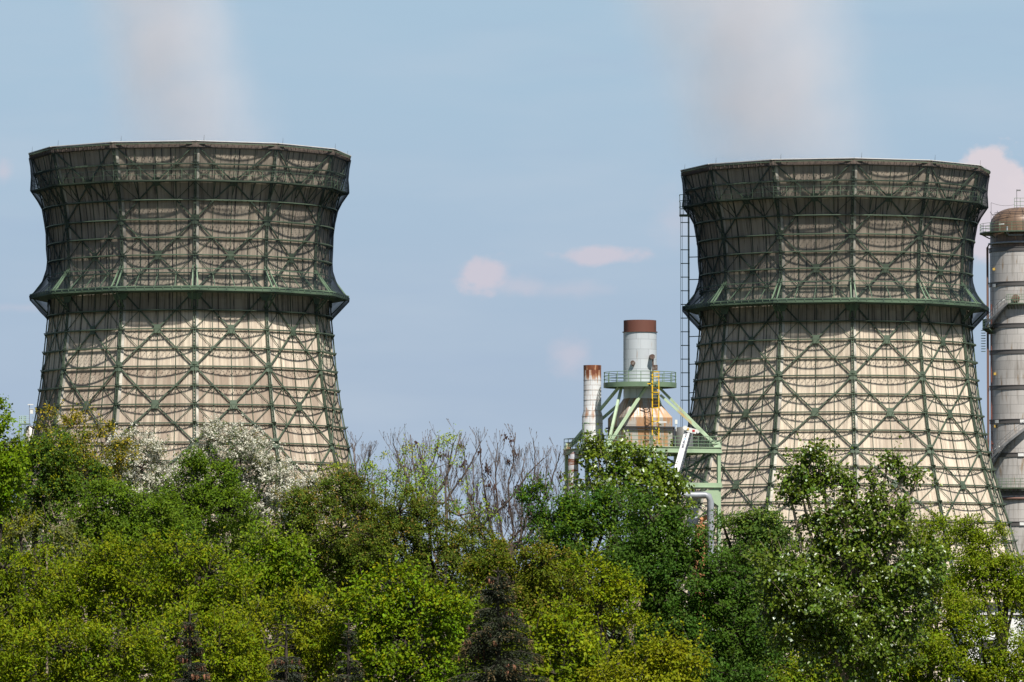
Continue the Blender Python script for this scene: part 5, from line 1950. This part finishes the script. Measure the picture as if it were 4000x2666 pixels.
# --- spruces
def spruce(label, top_px, top_py, d, foli, seed, spread=0.42, cones=0.0, bare=0.5, dens=1.0):
    global rng
    rng = np.random.default_rng(400 + seed)
    r = random.Random(seed)
    tp = pt(top_px, top_py, d)
    root = empty('spruce_tree', (tp.x, d, 0))
    tag(root, label, 'spruce', 'spruces among the hornbeams')
    H = tp.z
    m = MB()
    m.tube([(0, 0, 0), (0.02, 0, H * 0.5), (0, 0, H - 0.5), (0, 0, H)], [0.14, 0.10, 0.03, 0.008], 7)
    Ps, As, Ns, Cs, Ls = [], [], [], [], []
    CP = []
    z = H - 0.12
    while z > 1.0:
        below = H - z
        bl = min(0.10 + below * spread, 1.6) * r.uniform(0.85, 1.15)
        for k in range(r.randint(5, 7)):
            a = r.uniform(0, 2 * math.pi)
            dr = Vector((math.cos(a), math.sin(a), 0.45 if below < 0.8 else 0.12))
            p0 = Vector((0, 0, z))
            p1 = p0 + dr * bl * 0.55
            p2 = p0 + dr * bl + Vector((0, 0, -0.16 * bl))
            m.tube([p0, p1, p2], [0.018, 0.012, 0.005], 3)
            if below < bare and r.random() < 0.7:
                continue
            nn_ = int(dens * 420 * bl)
            t = rng.uniform(0.08, 1.05, nn_)
            base_ = np.where(t[:, None] < 0.55, np.array(p0) + (np.array(p1) - np.array(p0)) * (t[:, None] / 0.55), np.array(p1) + (np.array(p2) - np.array(p1)) * ((t[:, None] - 0.55) / 0.45))
            side = np.array([-math.sin(a), math.cos(a), 0.0])
            wdt = 0.26 * bl * (1.1 - t) + 0.05
            off = rng.uniform(-1, 1, nn_)
            hang = -np.abs(rng.normal(0, 0.10, nn_)) * (0.4 + bl)
            P = base_ + side * (off * wdt)[:, None] + np.array([0, 0, 1.0]) * hang[:, None]
            A_ = unit(np.array([dr.x, dr.y, 0.05]) * 0.7 + side * np.sign(off)[:, None] * 0.6 + rng.normal(size=(nn_, 3)) * 0.35 + np.array([0, 0, -0.25]))
            N_ = unit(np.array([0, -0.1, 1.0]) + rng.normal(size=(nn_, 3)) * 0.5)
            Ps.append(P)
            As.append(A_)
            Ns.append(N_)
            c_ = np.array(foli)[None, :] * rng.uniform(0.6, 1.35, (nn_, 1))
            tipm = t > 0.98
            c_[tipm] = np.array((0.13, 0.09, 0.035)) * rng.uniform(0.6, 1.2, (tipm.sum(), 1))
            Cs.append(np.clip(c_, 0.003, 0.9))
            Ls.append(rng.uniform(0.04, 0.085, nn_))
            if below < 2.2 and r.random() < cones:
                for q in range(r.randint(2, 5)):
                    CP.append(p0.lerp(p2, r.uniform(0.25, 1.0)) + Vector((r.uniform(-.05, .05), r.uniform(-.05, .05), -0.03)))
        z -= r.uniform(0.13, 0.2)
    leaf_mesh('crown', np.concatenate(Ps), np.concatenate(As), np.concatenate(Ns), np.concatenate(Ls), 0.30, np.concatenate(Cs), NEEDLE, root)
    m.build('trunk', BARK, root, smooth=60)
    if CP:
        cm = MB()
        for p in CP:
            cm.tube([p, p + Vector((0.005, 0, -0.03)), p + Vector((0.01, 0, -0.09)), p + Vector((0.012, 0, -0.13))], [0.008, 0.026, 0.022, 0.004], 6)
        cm.build('cone_clumps', mat_paint('cone_brown', (0.26, 0.105, 0.055), (0.16, 0.07, 0.04), 0.7, 20) if 'cone_brown' not in bpy.data.materials else bpy.data.materials['cone_brown'], root, smooth=60)
    return root


spruce('biggest dark spruce with brown cones at its tip and drooping boughs', 1945, 2215, 116, (0.028, 0.036, 0.016), 1, 0.40, 0.12, 0.25, 1.3)
spruce('cone-laden reddish spruce top among golden-green hornbeams', 742, 2385, 117, (0.028, 0.038, 0.020), 2, 0.22, 0.6, 0.6)
spruce('smallest grey-green spruce with a bare spiky leader', 1118, 2425, 116, (0.045, 0.055, 0.035), 3, 0.26, 0.1, 0.7)
spruce('thin spruce with a long bare orange leader', 1362, 2420, 117, (0.035, 0.045, 0.022), 4, 0.20, 0.05, 1.0)

print('LEAVES', sum(n for _, n in TREES), len(TREES))
